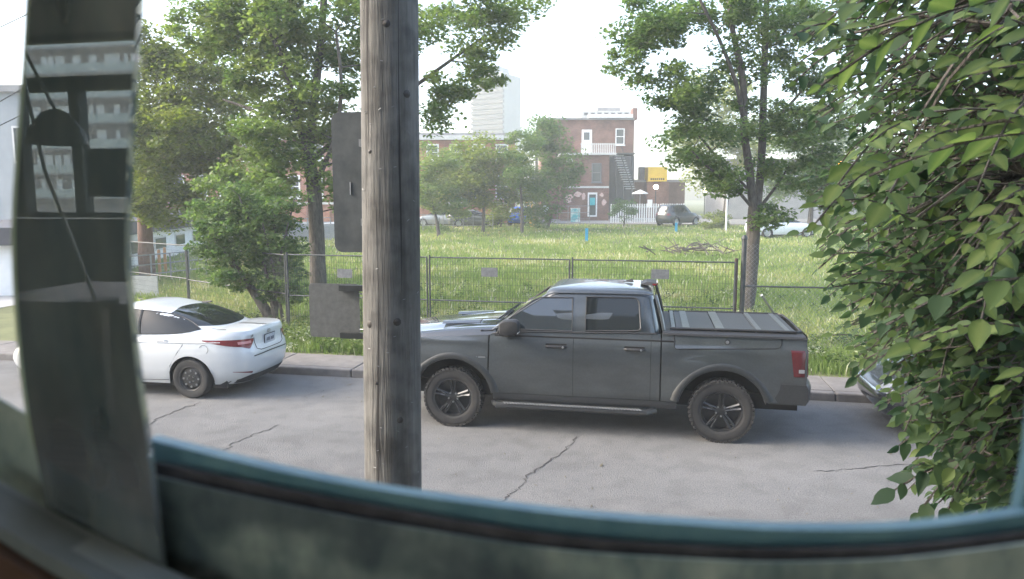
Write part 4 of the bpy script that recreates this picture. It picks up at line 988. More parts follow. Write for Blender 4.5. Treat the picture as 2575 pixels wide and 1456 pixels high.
# broad leaved weeds: small leaf clusters
def leaves_at(centers, rad_, n, size, flat=.4, up=.6, tone0=.45, tonevar=.2, aspect=.5, rng=RNG, droop=0.0):
    """Leaf quads (folded diamonds) scattered round centres. Returns V (n,4,3) and tone."""
    Cn = np.repeat(np.asarray(centers, float), n, axis=0); N = len(Cn); R_ = np.repeat(np.asarray(rad_, float), n)
    q = rng.normal(0, 1, (N, 3)); q /= np.linalg.norm(q, axis=1)[:, None]; q *= (rng.random(N)**.45)[:, None]; q[:, 2] *= flat
    P = Cn + q*R_[:, None]
    nrm = rng.normal(0, 1, (N, 3)); nrm /= np.linalg.norm(nrm, axis=1)[:, None]; nrm[:, 2] = np.abs(nrm[:, 2]) + up; nrm /= np.linalg.norm(nrm, axis=1)[:, None]
    t = rng.normal(0, 1, (N, 3)); t[:, 2] -= droop; t -= nrm*(t*nrm).sum(1)[:, None]; t /= np.linalg.norm(t, axis=1)[:, None]; b = np.cross(nrm, t)
    s = size*rng.uniform(.6, 1.35, N)
    V = np.zeros((N, 4, 3)); V[:, 0] = P - t*s[:, None]*.5; V[:, 2] = P + t*s[:, None]*.55 - nrm*s[:, None]*.08
    V[:, 1] = P + b*(s*aspect*.5)[:, None] + nrm*(s*.06)[:, None]; V[:, 3] = P - b*(s*aspect*.5)[:, None] + nrm*(s*.06)[:, None]
    cl_t = np.repeat(rng.normal(0, tonevar, len(centers)), n)
    return V, np.clip(tone0 + cl_t + rng.normal(0, .10, N), 0, 1)
cen, rr = [], []
while len(cen) < 900:
    if random.random() < .55: u = random.uniform(-9, 9); v = 13.0 + 1.8*random.random()
    else: u = random.uniform(-10, 9); v = 15 + 7*random.random()**1.5
    p = uvw(u, v); p.z = gz(p.x, p.y) + random.uniform(.08, .30); cen.append(p); rr.append(random.uniform(.12, .26))
V, tn = leaves_at(cen, rr, 26, .075, flat=.7, tone0=.5, tonevar=.28)
o = link('weeds', quads_mesh('weeds', V, 4, M_weed, tn)); o['kind'] = 'stuff'; tag(o, 'low broad leaved weeds growing along both sides of the mesh fence', 'weeds')

# ================================================================ TREES AND SHRUBS
def tree(name, label, cat, trunks, clusters, nleaf, leaf, mat, bark=None, group=None, sub=.75, flat=.55, n_r=(.35, .75), tone0=.45, tonevar=.16, aspect=.62, lower=True, twig=.008):
    """trunks: list of (points, radii). clusters: (centre, (rx, ry, rz), count) volumes of foliage clumps joined to the stems by limbs."""
    base = Vector(trunks[0][0][0]); t = thing(name, label, cat, base, 0, group); inv = -base
    tr = MB(); nodes = []
    for pts, rs in trunks:
        pts = [Vector(p) for p in pts]; n = max(2, 6*(len(pts)-1)); Q, RR = [], []
        for k in range(n+1):
            x = k/n*(len(pts)-1); i = min(int(x), len(pts)-2); f_ = x-i
            p0, p1, p2, p3 = pts[max(i-1, 0)], pts[i], pts[i+1], pts[min(i+2, len(pts)-1)]
            q = .5*((2*p1) + (p2-p0)*f_ + (2*p0-5*p1+4*p2-p3)*f_**2 + (3*p1-p0-3*p2+p3)*f_**3)
            Q.append(q); RR.append(lerp(rs[i], rs[i+1], f_)*(1+random.gauss(0, .03)))
        tr.tube([q+inv for q in Q], RR, n=9); nodes += [(q, r, j/len(Q)) for j, (q, r) in enumerate(zip(Q, RR))]
    tr.build('trunk', bark or M_bark, t, ang=70, most=0)
    cen = []
    for c, rd, cnt in clusters:
        for _ in range(cnt):
            d = RNG.normal(0, 1, 3); d /= np.linalg.norm(d); d *= RNG.random()**.4
            cen.append(Vector(c) + Vector((d[0]*rd[0], d[1]*rd[1], d[2]*rd[2])))
    b0 = Vector(trunks[0][0][0])
    cen.sort(key=lambda c: min((c-n[0]).length for n in nodes))
    br = MB(); NP = np.array([tuple(n[0]) for n in nodes]); NR = [n[1] for n in nodes]
    for c in cen:
        dv = np.array(c) - NP; d = np.linalg.norm(dv, axis=1); pen = d + 1.2*np.maximum(0, NP[:, 2] - c.z + .1*d)
        pen = pen + np.where((NP[:, 2]-b0.z) < .22*(max(x.z for x in cen)-b0.z) if not lower else False, 50, 0)
        k = int(np.argmin(pen)); p = Vector(NP[k]); L = (c-p).length
        r0 = min(NR[k]*.62, .012 + .016*L); mid = p.lerp(c, .5) + Vector((random.gauss(0, .06), random.gauss(0, .06), .05*L - .02))*min(L, 2)
        Q = [p, p.lerp(mid, .5)*.5 + p.lerp(mid, .5)*.5, mid, mid.lerp(c, .5) + Vector((0, 0, .02*L)), c]; RR = [r0, r0*.85, r0*.65, r0*.48, max(twig*.6, r0*.3)]
        br.tube([q+inv for q in Q], RR, n=5, cap=False)
        NP = np.vstack([NP, [tuple(q) for q in Q[1:]]]); NR += RR[1:]
        for _ in range(3):
            e = c + Vector((random.gauss(0, .35), random.gauss(0, .35), random.gauss(.05, .2)))*n_r[1]*1.2
            br.tube([c+inv, c.lerp(e, .5)+inv+Vector((0, 0, .03)), e+inv], [twig*.7, twig*.5, twig*.25], n=3, cap=False)
    br.build('branches', bark or M_bark, t, ang=70, most=0, kind='stuff')
    cl = [tuple(c+inv) for c in cen]
    V, tn = leaves_at(cl, RNG.uniform(n_r[0], n_r[1], len(cl)), nleaf, leaf, flat=flat, tone0=tone0, tonevar=tonevar, aspect=aspect)
    zz = V[:, 0, 2]
    o = link('crown', quads_mesh('crown', V, 4, mat, tn), t); o['kind'] = 'stuff'; return t
def K(px, py, rx, ry, Y, n, dy=None):
    s = Y/FPX; return (at(px, py, Y), (rx*s, dy if dy else max(rx, ry)*s*.8, ry*s), n)
# big maple behind the fence
Y = 20.0; b = on_ground(800, Y)
P_ = lambda px, py, dy=0: at(px, py, Y+dy)
tree('maple_tree', 'tall maple with a dark grey trunk standing behind the street signs', 'tree',
     [([b, P_(797, 600), P_(790, 480), P_(775, 390)], [.24, .215, .19, .17]),
      ([P_(775, 390), P_(785, 300, .3), P_(800, 170, .4), P_(812, 40, .5), P_(820, -120, .5)], [.15, .125, .11, .095, .07]),
      ([P_(775, 390), P_(742, 280, -.4), P_(715, 160, -.6), P_(660, 40, -1), P_(600, -90, -1.3)], [.105, .085, .07, .055, .04]),
      ([P_(770, 375), P_(700, 320, .5), P_(640, 280, .8), P_(560, 250, 1)], [.08, .06, .05, .03]),
      ([P_(790, 470), P_(840, 350, -.6), P_(858, 220, -.8), P_(845, 80, -1)], [.08, .055, .05, .035]),
      ([P_(780, 400), P_(930, 300, 1.2), P_(1080, 190, 1.8), P_(1220, 90, 2.2)], [.09, .07, .055, .035])],
     [K(760, 60, 230, 130, 20, 60), K(620, 60, 160, 90, 19.5, 22), K(800, 210, 170, 80, 20, 26), K(560, 20, 130, 60, 19.5, 10), K(930, 120, 130, 150, 20.5, 24), K(1150, 60, 150, 90, 21.5, 30), K(1270, 30, 100, 60, 22, 12), K(1180, 190, 120, 60, 21.5, 16), K(1110, 280, 60, 60, 21, 9),
      K(700, 400, 130, 100, 19.6, 26), K(620, 480, 120, 60, 19, 18), K(880, 470, 100, 70, 20, 14), K(850, 330, 100, 60, 20.3, 12), K(690, 300, 120, 60, 19.5, 14), K(480, 90, 90, 50, 20, 8), K(660, 170, 100, 60, 19.6, 14)], 150, .135, M_leafA, n_r=(.34, .72), tone0=.56)
Y = 25.0; b = on_ground(372, Y)
tree('street_maple', 'yellow green maple with a reddish trunk beside the white trailer', 'tree',
     [([b, P_(366, 600), P_(364, 500), P_(385, 400), P_(430, 300)], [.27, .25, .2, .12, .05])],
     [K(450, 200, 120, 90, 25, 46), K(390, 330, 90, 110, 25, 30), K(440, 440, 130, 70, 25, 32), K(560, 260, 120, 100, 25.5, 34), K(500, 360, 130, 80, 25, 26), K(480, 520, 150, 45, 24.5, 26), K(400, 90, 80, 40, 25, 5), K(420, 150, 80, 50, 25, 8), K(590, 390, 100, 90, 25.5, 20), K(375, 470, 70, 90, 23.6, 22), K(420, 340, 90, 80, 23.6, 22), K(350, 300, 60, 90, 23.8, 16), K(345, 430, 50, 70, 25, 12), K(340, 150, 50, 60, 25, 5), K(520, 150, 110, 60, 25, 14)], 130, .15, M_leafB, bark=M_barkr, n_r=(.4, .85), tone0=.56)
# many-stemmed shrub at the fence
Y = 17.0; b = on_ground(690, Y)
stems = []
for px1, py1, dy in ((560, 520, .3), (600, 490, -.2), (640, 500, .6), (690, 520, 0), (725, 560, -.4), (740, 500, .5), (520, 600, .2), (660, 560, -.5)):
    q = b + Vector((random.gauss(0, .12), random.gauss(0, .12), 0)); e = P_(px1, py1, dy); mid = q.lerp(e, .5) + Vector((random.gauss(0, .05), 0, .12))
    stems.append(([q, mid, e], [.045, .032, .014]))
stems[0] = ([b, b.lerp(P_(560, 640), .55) + Vector((0, 0, .1)), P_(545, 600)], [.13, .09, .03])
tree('shrub', 'dense many-stemmed shrub pressed against the mesh fence behind the white car', 'shrub', stems,
     [K(600, 590, 110, 55, 17, 36), K(660, 560, 90, 60, 17, 28), K(560, 540, 100, 40, 17.3, 18), K(700, 640, 70, 60, 17, 20), K(640, 690, 110, 50, 17, 20), K(720, 720, 60, 50, 16.6, 14), K(560, 640, 70, 50, 17, 12), K(640, 500, 130, 40, 17.5, 22)], 120, .10, M_leafC, n_r=(.22, .45), twig=.006, tone0=.5)
# twin-stemmed tree by the post
Y = 18.4; b = on_ground(1880, Y)
tree('twin_stem_tree', 'tree with a forked pale trunk standing behind the pickup bed', 'tree',
     [([b, P_(1886, 700), P_(1896, 560), P_(1898, 520)], [.20, .185, .17, .16]),
      ([P_(1896, 545), P_(1885, 430), P_(1872, 330), P_(1868, 200), P_(1840, 60), P_(1830, -80)], [.115, .105, .095, .085, .07, .05]),
      ([P_(1902, 545), P_(1915, 400, .2), P_(1920, 250, .3), P_(1925, 100, .4), P_(1930, -80, .5)], [.115, .10, .09, .08, .06]),
      ([P_(1870, 300), P_(1848, 200, -.3), P_(1800, 80, -.6), P_(1740, -40, -.9)], [.06, .05, .04, .03]),
      ([P_(1890, 520), P_(1835, 460, -.3), P_(1780, 420, -.5), P_(1740, 380, -.7)], [.045, .035, .028, .02]),
      ([P_(1905, 530), P_(1950, 470, .2), P_(1990, 410, .3)], [.05, .035, .02]),
      ([P_(1885, 480), P_(1790, 380, .6), P_(1700, 270, .8)], [.04, .03, .02]),
      ([P_(1918, 330), P_(1980, 270, .6), P_(2040, 200, .8)], [.05, .04, .025])],
     [K(1790, 60, 200, 80, 18.4, 46), K(1630, 70, 110, 70, 18.2, 20), K(1940, 90, 110, 110, 18.8, 28), K(1690, 220, 110, 55, 18, 18), K(1760, 320, 120, 60, 18.2, 20), K(1755, 400, 60, 40, 18.2, 12), K(1815, 465, 80, 40, 18, 12), K(1960, 320, 110, 70, 18.6, 20), K(2050, 230, 90, 110, 19, 24), K(1990, 430, 100, 50, 18.5, 16), K(1930, 545, 60, 22, 18, 7), K(1580, 120, 60, 60, 18, 6), K(2080, 60, 90, 80, 19, 16), K(1870, 210, 90, 70, 18.6, 12), K(2040, 340, 110, 90, 18.9, 20), K(2080, 460, 80, 60, 18.9, 12), K(1590, 180, 60, 40, 18, 5)], 120, .115, M_leafC, n_r=(.26, .55), tone0=.62, lower=True)
# trees across the field
def far_tree(name, label, cat, px, Y, cl, nleaf, leaf, mat, r=.14, top=None, group='trees across the field', **k):
    b = on_ground(px, Y); tz_ = top if top is not None else min(c[0].z for c in cl); mid = b.lerp(Vector((b.x+random.gauss(0, .2), b.y, max(tz_, b.z+1.0))), 1)
    return tree(name, label, cat, [([b, b.lerp(mid, .5)+Vector((.05, 0, 0)), mid], [r, r*.8, r*.5])], cl, nleaf, leaf, mat, group=group, **k)
far_tree('leafy_tree', 'round pale green tree across the field, just right of the wooden pole', 'tree', 1215, 54, [K(1200, 430, 90, 90, 54, 56), K(1290, 410, 60, 60, 54, 16), K(1130, 490, 70, 50, 54, 24), K(1260, 480, 70, 60, 54, 22), K(1100, 440, 40, 60, 54, 10)], 130, .24, M_leafB, n_r=(.7, 1.4), tone0=.5)
far_tree('leafy_tree', 'tree with grey green crown covering the side of the old brick building', 'tree', 1375, 58, [K(1380, 350, 60, 60, 58, 28), K(1410, 430, 60, 70, 58, 26), K(1330, 470, 60, 60, 57, 22), K(1360, 540, 60, 30, 57, 10)], 120, .24, M_leafC, n_r=(.7, 1.3), tone0=.55)
far_tree('leafy_tree', 'low spreading tree before the orange terrace, hugging the wooden pole edge', 'tree', 1105, 49, [K(1095, 410, 55, 55, 49, 20), K(1090, 480, 55, 50, 49, 20), K(1140, 520, 50, 25, 49, 10)], 120, .2, M_leafA, n_r=(.5, 1.0), tone0=.6)
far_tree('leafy_tree', 'slender tree filling the gap between the terrace end and the brick building', 'tree', 1312, 52, [K(1310, 380, 50, 70, 52, 24), K(1320, 470, 60, 50, 52, 22)], 110, .2, M_leafC, n_r=(.5, 1.0), tone0=.62)
far_tree('bush', 'bright rounded bush in front of the blue car', 'bush', 1258, 60, [K(1258, 540, 34, 34, 60, 18)], 110, .17, M_leafB, r=.08, n_r=(.4, .8), group='bushes at the edge of the field', top=1.6)
far_tree('bush', 'dark ragged bush standing before the white picket fence', 'bush', 1566, 61, [K(1566, 530, 34, 32, 61, 16)], 90, .17, M_leafC, r=.07, n_r=(.4, .8), group='bushes at the edge of the field', top=1.6)
far_tree('bush', 'yellow green bush beside the thin white post', 'bush', 1795, 57, [K(1795, 555, 45, 24, 57, 18)], 100, .17, M_leafB, r=.06, n_r=(.4, .8), group='bushes at the edge of the field', tone0=.75, top=1.5)
far_tree('bush', 'low scrubby bush by the wire hoops and silver cars', 'bush', 1100, 56, [K(1100, 578, 55, 14, 56, 12)], 90, .16, M_leafC, r=.05, n_r=(.4, .7), group='bushes at the edge of the field', top=1.2)
far_tree('tall_tree', 'pale yellow green tree rising behind the forked tree', 'tree', 1815, 66, [K(1800, 240, 90, 60, 66, 34), K(1780, 350, 100, 70, 66, 36), K(1770, 440, 40, 40, 66, 8), K(1880, 330, 90, 90, 66, 30)], 120, .28, M_leafB, r=.25, n_r=(.9, 1.7), tone0=.6)
far_tree('tall_tree', 'broad dark tree behind the parked white car at the field edge', 'tree', 2030, 62, [K(2030, 400, 110, 80, 62, 40), K(2110, 300, 90, 110, 62, 30), K(2120, 480, 110, 60, 62, 30), K(1960, 480, 60, 50, 62, 14)], 120, .28, M_leafC, r=.25, n_r=(.9, 1.6))
far_tree('tall_tree', 'bushy tree far along the field behind the elm leaves', 'tree', 2330, 48, [K(2330, 420, 160, 140, 48, 50), K(2480, 380, 110, 140, 48, 30)], 110, .28, M_leafC, r=.25, n_r=(.9, 1.6))
far_tree('bush', 'overgrown bush beyond the chain link fence under the elm leaves', 'bush', 2190, 30, [K(2190, 600, 90, 40, 30, 22), K(2320, 640, 90, 50, 28, 20)], 100, .13, M_leafC, r=.06, n_r=(.4, .7), group='bushes at the edge of the field', top=1.6)
# heap of cut branches
b = gpt(1740, 640); bp = thing('brush_pile', 'heap of bare cut branches lying in the field grass', 'brush pile', b)
m = MB()
for _ in range(34):
    a = random.uniform(0, PI); L = random.uniform(.8, 2.4); c = Vector((random.gauss(0, .9), random.gauss(0, .5), random.uniform(.05, .5))); d = Vector((math.cos(a), math.sin(a)*.5, random.gauss(0, .22)))*L/2
    m.tube([c-d, c+Vector((0, 0, random.gauss(0, .1))), c+d], [.035, .028, .01], n=5)
o = m.build('branches', M_bark, bp); o['kind'] = 'stuff'
# ================================================================ BUILDINGS ACROSS THE FIELD
M_brick = brick_mat('old_brick', (.17, .075, .055), (.24, .115, .085), (.24, .21, .19))
M_obrick = brick_mat('orange_brick', (.34, .12, .07), (.42, .17, .10), (.35, .28, .24))
M_trim = pm('stone_trim', (.5, .5, .48), (.6, .6, .58), scale=3, rough=.8)
M_roofg = pm('roof_grey', (.2, .2, .2), (.3, .3, .3), scale=1, rough=.9)
def XZ(px, py, Y): p = at(px, py, Y); return p.x, p.z
def pbox(org, px0, py0, px1, py1, Y, front, back, mb=None):
    """A box whose front face spans the two picture corners at distance Y; front/back are offsets in depth."""
    x0, z1 = XZ(px0, py0, Y); x1, z0 = XZ(px1, py1, Y); o = org
    return (mb or MB()).b2((x0-o.x, Y-front-o.y, z0-o.z), (x1-o.x, Y+back-o.y, z1-o.z))
def pwin(par, org, px0, py0, px1, py1, Y, frame=M_white, pane=M_glass, fw=.10, sill=True, bars=True, name='window'):
    x0, z1 = XZ(px0, py0, Y); x1, z0 = XZ(px1, py1, Y); y = Y-org.y; X = lambda v: v-org.x; Z = lambda v: v-org.z
    m = MB().b2((X(x0), y-.06, Z(z0)), (X(x0+fw), y+.02, Z(z1))).b2((X(x1-fw), y-.06, Z(z0)), (X(x1), y+.02, Z(z1))).b2((X(x0+fw), y-.06, Z(z1-fw)), (X(x1-fw), y+.02, Z(z1))).b2((X(x0+fw), y-.06, Z(z0)), (X(x1-fw), y+.02, Z(z0+fw)))
    if bars: m.b2((X(x0+fw), y-.05, Z((z0+z1)/2-.035)), (X(x1-fw), y+.02, Z((z0+z1)/2+.035)))
    if sill: m.b2((X(x0-.08), y-.14, Z(z0-.12)), (X(x1+.08), y+.02, Z(z0-.002)))
    f = m.build(name, frame, par, smooth=False, most=0)
    MB().b2((X(x0+fw+.003), y-.012, Z(z0+fw+.003)), (X(x1-fw-.003), y+.012, Z(z1-fw-.003))).build('pane', pane, f, smooth=False); return f
# the old brick walk-up
Yb = 72.0; og = on_ground(1480, Yb)
bb = thing('brick_building', 'old dark brick walk-up with a white balcony door and flat stepped roofs', 'building', og)
pbox(og, 1362, 301, 1590, 556, 75, 0, 9).build('wall', M_brick, bb, smooth=False)
pbox(og, 1412, 390, 1530, 560, Yb, 0, 2.99).build('wall', M_brick, bb, smooth=False)
rf = pbox(og, 1358, 297, 1594, 301.5, 75, .3, 9.2).build('roof', M_roofg, bb, smooth=False)
pbox(og, 1480, 288, 1590, 297, 75, .42, 1).build('cornice', M_white, rf, smooth=False)
pbox(og, 1406, 385, 1549, 390, Yb, .35, 2.95).build('roof', M_trim, bb, smooth=False)
pbox(og, 1592, 271, 1603, 300, 76, 0, 1.5).build('chimney', M_brick, rf, smooth=False)
pbox(og, 1530.5, 392, 1592, 556, 74.9, 0, .09).build('wall', pm('dark_render', (.06, .06, .065), (.1, .1, .1), scale=1), bb, smooth=False)
pbox(og, 1412, 468, 1531, 473, Yb, .08, .02).build('string_course', M_trim, bb, smooth=False)
d = pbox(og, 1463, 326, 1488, 385, 75, .05, .02).build('balcony_door', M_white, bb, smooth=False); pbox(og, 1468, 333, 1482, 352, 75, .07, -.051).build('pane', M_glass, d, smooth=False)
pwin(bb, og, 1548, 323, 1570, 364, 75)
pwin(bb, og, 1488, 410, 1512, 458, Yb, frame=pm('grey_frame', (.16, .165, .17), rough=.6)); pwin(bb, og, 1424, 399, 1440, 406, Yb, bars=False, sill=False)
d = pbox(og, 1478, 484, 1501, 545, Yb, .06, .02).build('street_door', M_white, bb, smooth=False); pbox(og, 1481.5, 489, 1497.5, 541, Yb, .08, -.061).build('pane', M_glass, d, smooth=False); pbox(og, 1483, 497, 1496, 516, Yb, .095, -.081).build('poster', pm('teal_poster', (.03, .38, .42), (.10, .5, .52), scale=3), d, smooth=False)
m = MB()
for i, (px, py, w_, h_) in enumerate(((1414, 486, 34, 14), (1420, 492, 20, 20), (1440, 480, 26, 16), (1462, 484, 12, 22), (1506, 484, 14, 12), (1512, 500, 14, 18))):
    x, z = XZ(px, py, Yb); k = w_/25.3; q = h_/25.3
    P = [(x-og.x + k*(.5+.5*math.cos(t)*random.uniform(.6, 1)), Yb-.012-.001*i-og.y, z-og.z - q*(.5+.5*math.sin(t)*random.uniform(.6, 1))) for t in np.linspace(0, 2*PI, 11, endpoint=False)]
    m.add(P, [tuple(range(11))])
m.build('graffiti', pm('graffiti_paint', (.55, .30, .26), (.62, .52, .48), scale=3), bb, smooth=False, most=0, kind='stuff')
# balcony rail, plank by plank
br_ = MB(); pbox(og, 1460, 361, 1550, 363.5, 72.4, 0, .06, br_); pbox(og, 1460, 384, 1550, 386, 72.4, 0, .06, br_); par = br_.build('balcony_rail', M_trim, bb, smooth=False, most=0)
bm = MB().b2((-.05, -.02, 0), (.05, .02, .93)).build('slat', M_trim, par, smooth=False)
for i in range(19):
    q = bm if i == 0 else bm.copy()
    if i: C.objects.link(q); q.parent = par
    x, z = XZ(1462.5 + i*4.7, 384, 72.4); q.location = (x-og.x, 72.44-og.y, z-og.z)
# fire escape
fe = thing('fire_escape', 'dark metal stair and landing climbing the brick building side', 'stairs', on_ground(1565, 72.2)); fo = fe.location
m = MB(); pbox(fo, 1549, 386, 1592, 390, 72.2, 1.2, 1.2, m); fl_ = m.build('landing', M_fence, fe, smooth=False)
m = MB()
for px in (1551, 1568, 1590):
    x, z = XZ(px, 388, 71.6); m.tube([(x-fo.x, 71.6-fo.y, -.02), (x-fo.x, 71.6-fo.y, z-fo.z)], .07, n=6)
m.build('post', M_fence, fe)
x0, z0 = XZ(1590, 475, 71.3); x1, z1 = XZ(1562, 392, 71.3); m = MB(); n = 15
stp = MB().b2((-.45, -.5, 0), (.45, .5, .05)).build('step', M_alu, fe, smooth=False)
for i in range(n):
    q = stp if i == 0 else stp.copy()
    if i: C.objects.link(q); q.parent = fe
    t = i/(n-1); q.location = (lerp(x0, x1, t)-fo.x-.15, 71.4-fo.y+.4, lerp(z0, z1, t)-fo.z)
m.tube([(x0-fo.x, 71.3-fo.y, z0-fo.z+.9), (x1-fo.x, 71.3-fo.y, z1-fo.z+.9)], .03, n=5).tube([(x0-fo.x, 71.3-fo.y, z0-fo.z-.05), (x1-fo.x, 71.3-fo.y, z1-fo.z-.05)], .06, n=5).build('handrail', M_fence, fe)
# rooftop hut behind
o2 = on_ground(1515, 92); hb = thing('pale_building', 'pale rooftop storeys showing above the brick building parapet', 'building', o2)
pbox(o2, 1462, 279, 1590, 540, 92, 0, 8).build('wall', M_trim, hb, smooth=False); pbox(o2, 1502, 270, 1560, 279, 94, 0, 5).build('plant_room', M_roofg, hb, smooth=False)
for i in range(7): pwin(hb, o2, 1468+i*17, 283, 1479+i*17, 290, 92, frame=M_roofg, sill=False, bars=False, fw=.08)
# long orange brick terrace behind the maples
Yr = 66.0; o3 = on_ground(820, Yr); tb = thing('orange_brick_terrace', 'long two storey orange brick terrace behind the maples with white window frames', 'building', o3)
pbox(o3, 300, 352, 1292, 560, Yr, 0, 9).build('wall', M_obrick, tb, smooth=False); pbox(o3, 296, 341, 1296, 352, Yr, .35, 9.2).build('cornice', M_trim, tb, smooth=False); pbox(o3, 305, 334, 1288, 341, Yr, 0, 8.8).build('roof', M_roofg, tb, smooth=False)
for i in range(17):
    px = 318 + 58*i; tall = i % 2
    pwin(tb, o3, px, 362, px+32, 404, Yr, fw=.13); pwin(tb, o3, px, 440, px+32, 498, Yr, fw=.13)
pil = None
for i in range(18):
    m = MB(); pbox(o3, 300 + 58*i, 352.5, 309 + 58*i, 560, Yr, .14, 0.02, m).build('pilaster', M_obrick, tb, smooth=False)
pbox(o3, 300, 508, 1292, 514, Yr, .10, .02).build('string_course', M_trim, tb, smooth=False)
# tower block in the distance
ot = on_ground(1250, 215); ot.z = 3; tw_ = thing('tower_block', 'tall white residential tower block far beyond the trees', 'building', ot, rad(-28))
kx = 215/FPX; wtop = at(1250, 192, 215).z-3
MB().b2((-5.0, -5.5, 0), (5.0, 5.5, wtop)).build('wall', pm('tower_white', (.17, .20, .205), (.22, .25, .25), scale=.2), tw_, smooth=False)
MB().b2((-3.4, -4, wtop), (2, 4, wtop+2.4)).build('plant_room', M_glass, tw_, smooth=False)
fl = MB().b2((-5.1, -6.3, 0), (5.5, -5.503, .85)).build('balcony_band', pm('tower_dark', (.03, .035, .038), rough=.5), tw_, smooth=False); f2 = MB().b2((-5.12, -5.2, 0), (-5.003, 5.2, .75)).build('window_band', M_glass, tw_, smooth=False)
for i in range(22):
    for src in (fl, f2):
        q = src if i == 0 else src.copy()
        if i: C.objects.link(q); q.parent = tw_
        q.location = (0, 0, 1.2 + i*1.42)
# low building with the yellow container, picket fence, lamps
o4 = on_ground(1650, 78); lb = thing('brown_shed', 'low brown shed behind the white picket fence', 'building', o4)
pbox(o4, 1596, 458, 1720, 556, 78, 0, 6).build('wall', pm('brown_board', (.10, .06, .045), (.15, .09, .07), scale=2), lb, smooth=False); pbox(o4, 1592, 452, 1724, 458, 78, .3, 6.2).build('roof', M_roofg, lb, smooth=False)
pbox(o4, 1609, 420, 1626, 452, 78.5, 0, 1).build('hatch', M_roofg, lb, smooth=False)
o5 = at(1653, 456, 76.5); yc = thing('yellow_container', 'yellow ribbed container with dark lettering above the picket fence', 'container', o5)
pbox(o5, 1630, 420, 1677, 456, 76.5, 0, 2.4).build('body', pm('yellow_paint', (.70, .50, .04), (.76, .56, .06), scale=2), yc, smooth=False)
for i in range(8): pbox(o5, 1632+i*5.8, 423, 1634.5+i*5.8, 446, 76.5, .06, 0.01).build('rib', MATS['yellow_paint'], yc, smooth=False)
m = MB()
for i in range(7): pbox(o5, 1636+i*5.2, 448, 1639.2+i*5.2, 453, 76.5, .02, .01, m)
m.build('lettering', M_black, yc, smooth=False, most=0)
# brick stub the container rests on
q = pbox(o5, 1627, 457, 1680, 566, 77, 0, 2).build('brick_wall', M_brick, None, smooth=False); q.location = o5; tag(q, 'dark brick base wall carrying the yellow container', 'wall')
pf0, pf1 = on_ground(1532, 66), on_ground(1718, 68); a = math.atan2(pf1.y-pf0.y, pf1.x-pf0.x); L = (pf1-pf0).length
pf = thing('picket_fence', 'white upright slat fence between the brick building and the dark car', 'fence', pf0, a)
for z in (.4, 1.45): MB().b2((0, .025, z), (L, .06, z+.08)).build('rail', M_trim, pf, smooth=False)
s0 = MB().b2((-.06, -.015, .08), (.06, .02, 1.78)).build('slat', M_white, pf, smooth=False); n = int(L/.235)
for i in range(n):
    q = s0 if i == 0 else s0.copy()
    if i: C.objects.link(q); q.parent = pf
    q.location = (.08+i*.235, random.gauss(0, .005), random.gauss(0, .015))
pbox(pf0, 1628, 502, 1640, 522, 66.9, .06, -.03).build('notice', M_white, None, smooth=False, loc=pf0)
n_ = [o for o in C.objects if o.name == 'notice'][0]; tag(n_, 'white notice fixed to the slat fence behind the dark car', 'notice')
for (px, py, Y, lab) in ((1644, 470, 74.5, 'lit floodlight glaring above the slat fence beside the yellow container'), (1766, 478, 74, 'lit floodlight glowing through the twigs left of the forked trunk')):
    p = at(px, py, Y); b = on_ground(px, Y); t = thing('floodlight', lab, 'lamp', b, 0, 'lit floodlights behind the field')
    h = p.z-b.z; MB().tube([(0, .1, 0), (0, .1, h+.1)], .05, n=6).build('post', M_fence, t)
    MB().lathe([(0, -.03), (.20, -.03), (.22, .02), (.22, .14), (.1, .2), (0, .2)], n=14, axis='y', c=(0, -.12, h)).build('lamp_head', pm('lamp_glow', (1, .85, .7), emit=((1, .80, .6), 14)), t)
p = at(2098, 412, 60); b = on_ground(2098, 60); t = thing('street_lamp', 'orange lit street lamp glowing between the elm leaves and the trees', 'lamp', b)
MB().tube([(0, .1, 0), (0, .1, p.z-b.z+.2), (0, -.1, p.z-b.z+.25)], .06, n=6).build('post', M_fence, t); MB().lathe([(0, -.12), (.2, -.1), (.24, .05), (.1, .16), (0, .17)], n=12, c=(0, -.15, p.z-b.z)).build('lamp_head', pm('orange_glow', (1, .5, .1), emit=((1, .36, .05), 7)), t)
# patio parasol
p = on_ground(1605, 70); t = thing('patio_parasol', 'open white patio parasol showing over the slat fence', 'parasol', p); zt = at(1605, 477, 70).z-p.z
MB().lathe([(.02, zt), (.75, zt-.32), (.78, zt-.40), (.70, zt-.36), (.02, zt-.05)], n=8).build('canopy', M_white, t, smooth=False); MB().tube([(0, 0, 0), (0, 0, zt)], .025, n=6).build('pole', M_alu, t)
# house to the right, half hidden
o6 = on_ground(2050, 74); hh = thing('grey_house', 'grey clad house half hidden by the twin-stemmed tree and elm leaves', 'house', o6)
pbox(o6, 1830, 412, 2230, 560, 74, 0, 8).build('wall', pm('house_cladding', (.33, .33, .33), (.4, .4, .39), scale=1), hh, smooth=False); pbox(o6, 1820, 400, 2240, 412, 74, .4, 8.4).build('roof', M_roofg, hh, smooth=False)
for px in (1975, 2020, 2070, 2130, 2180): pwin(hh, o6, px, 424, px+26, 456, 74)
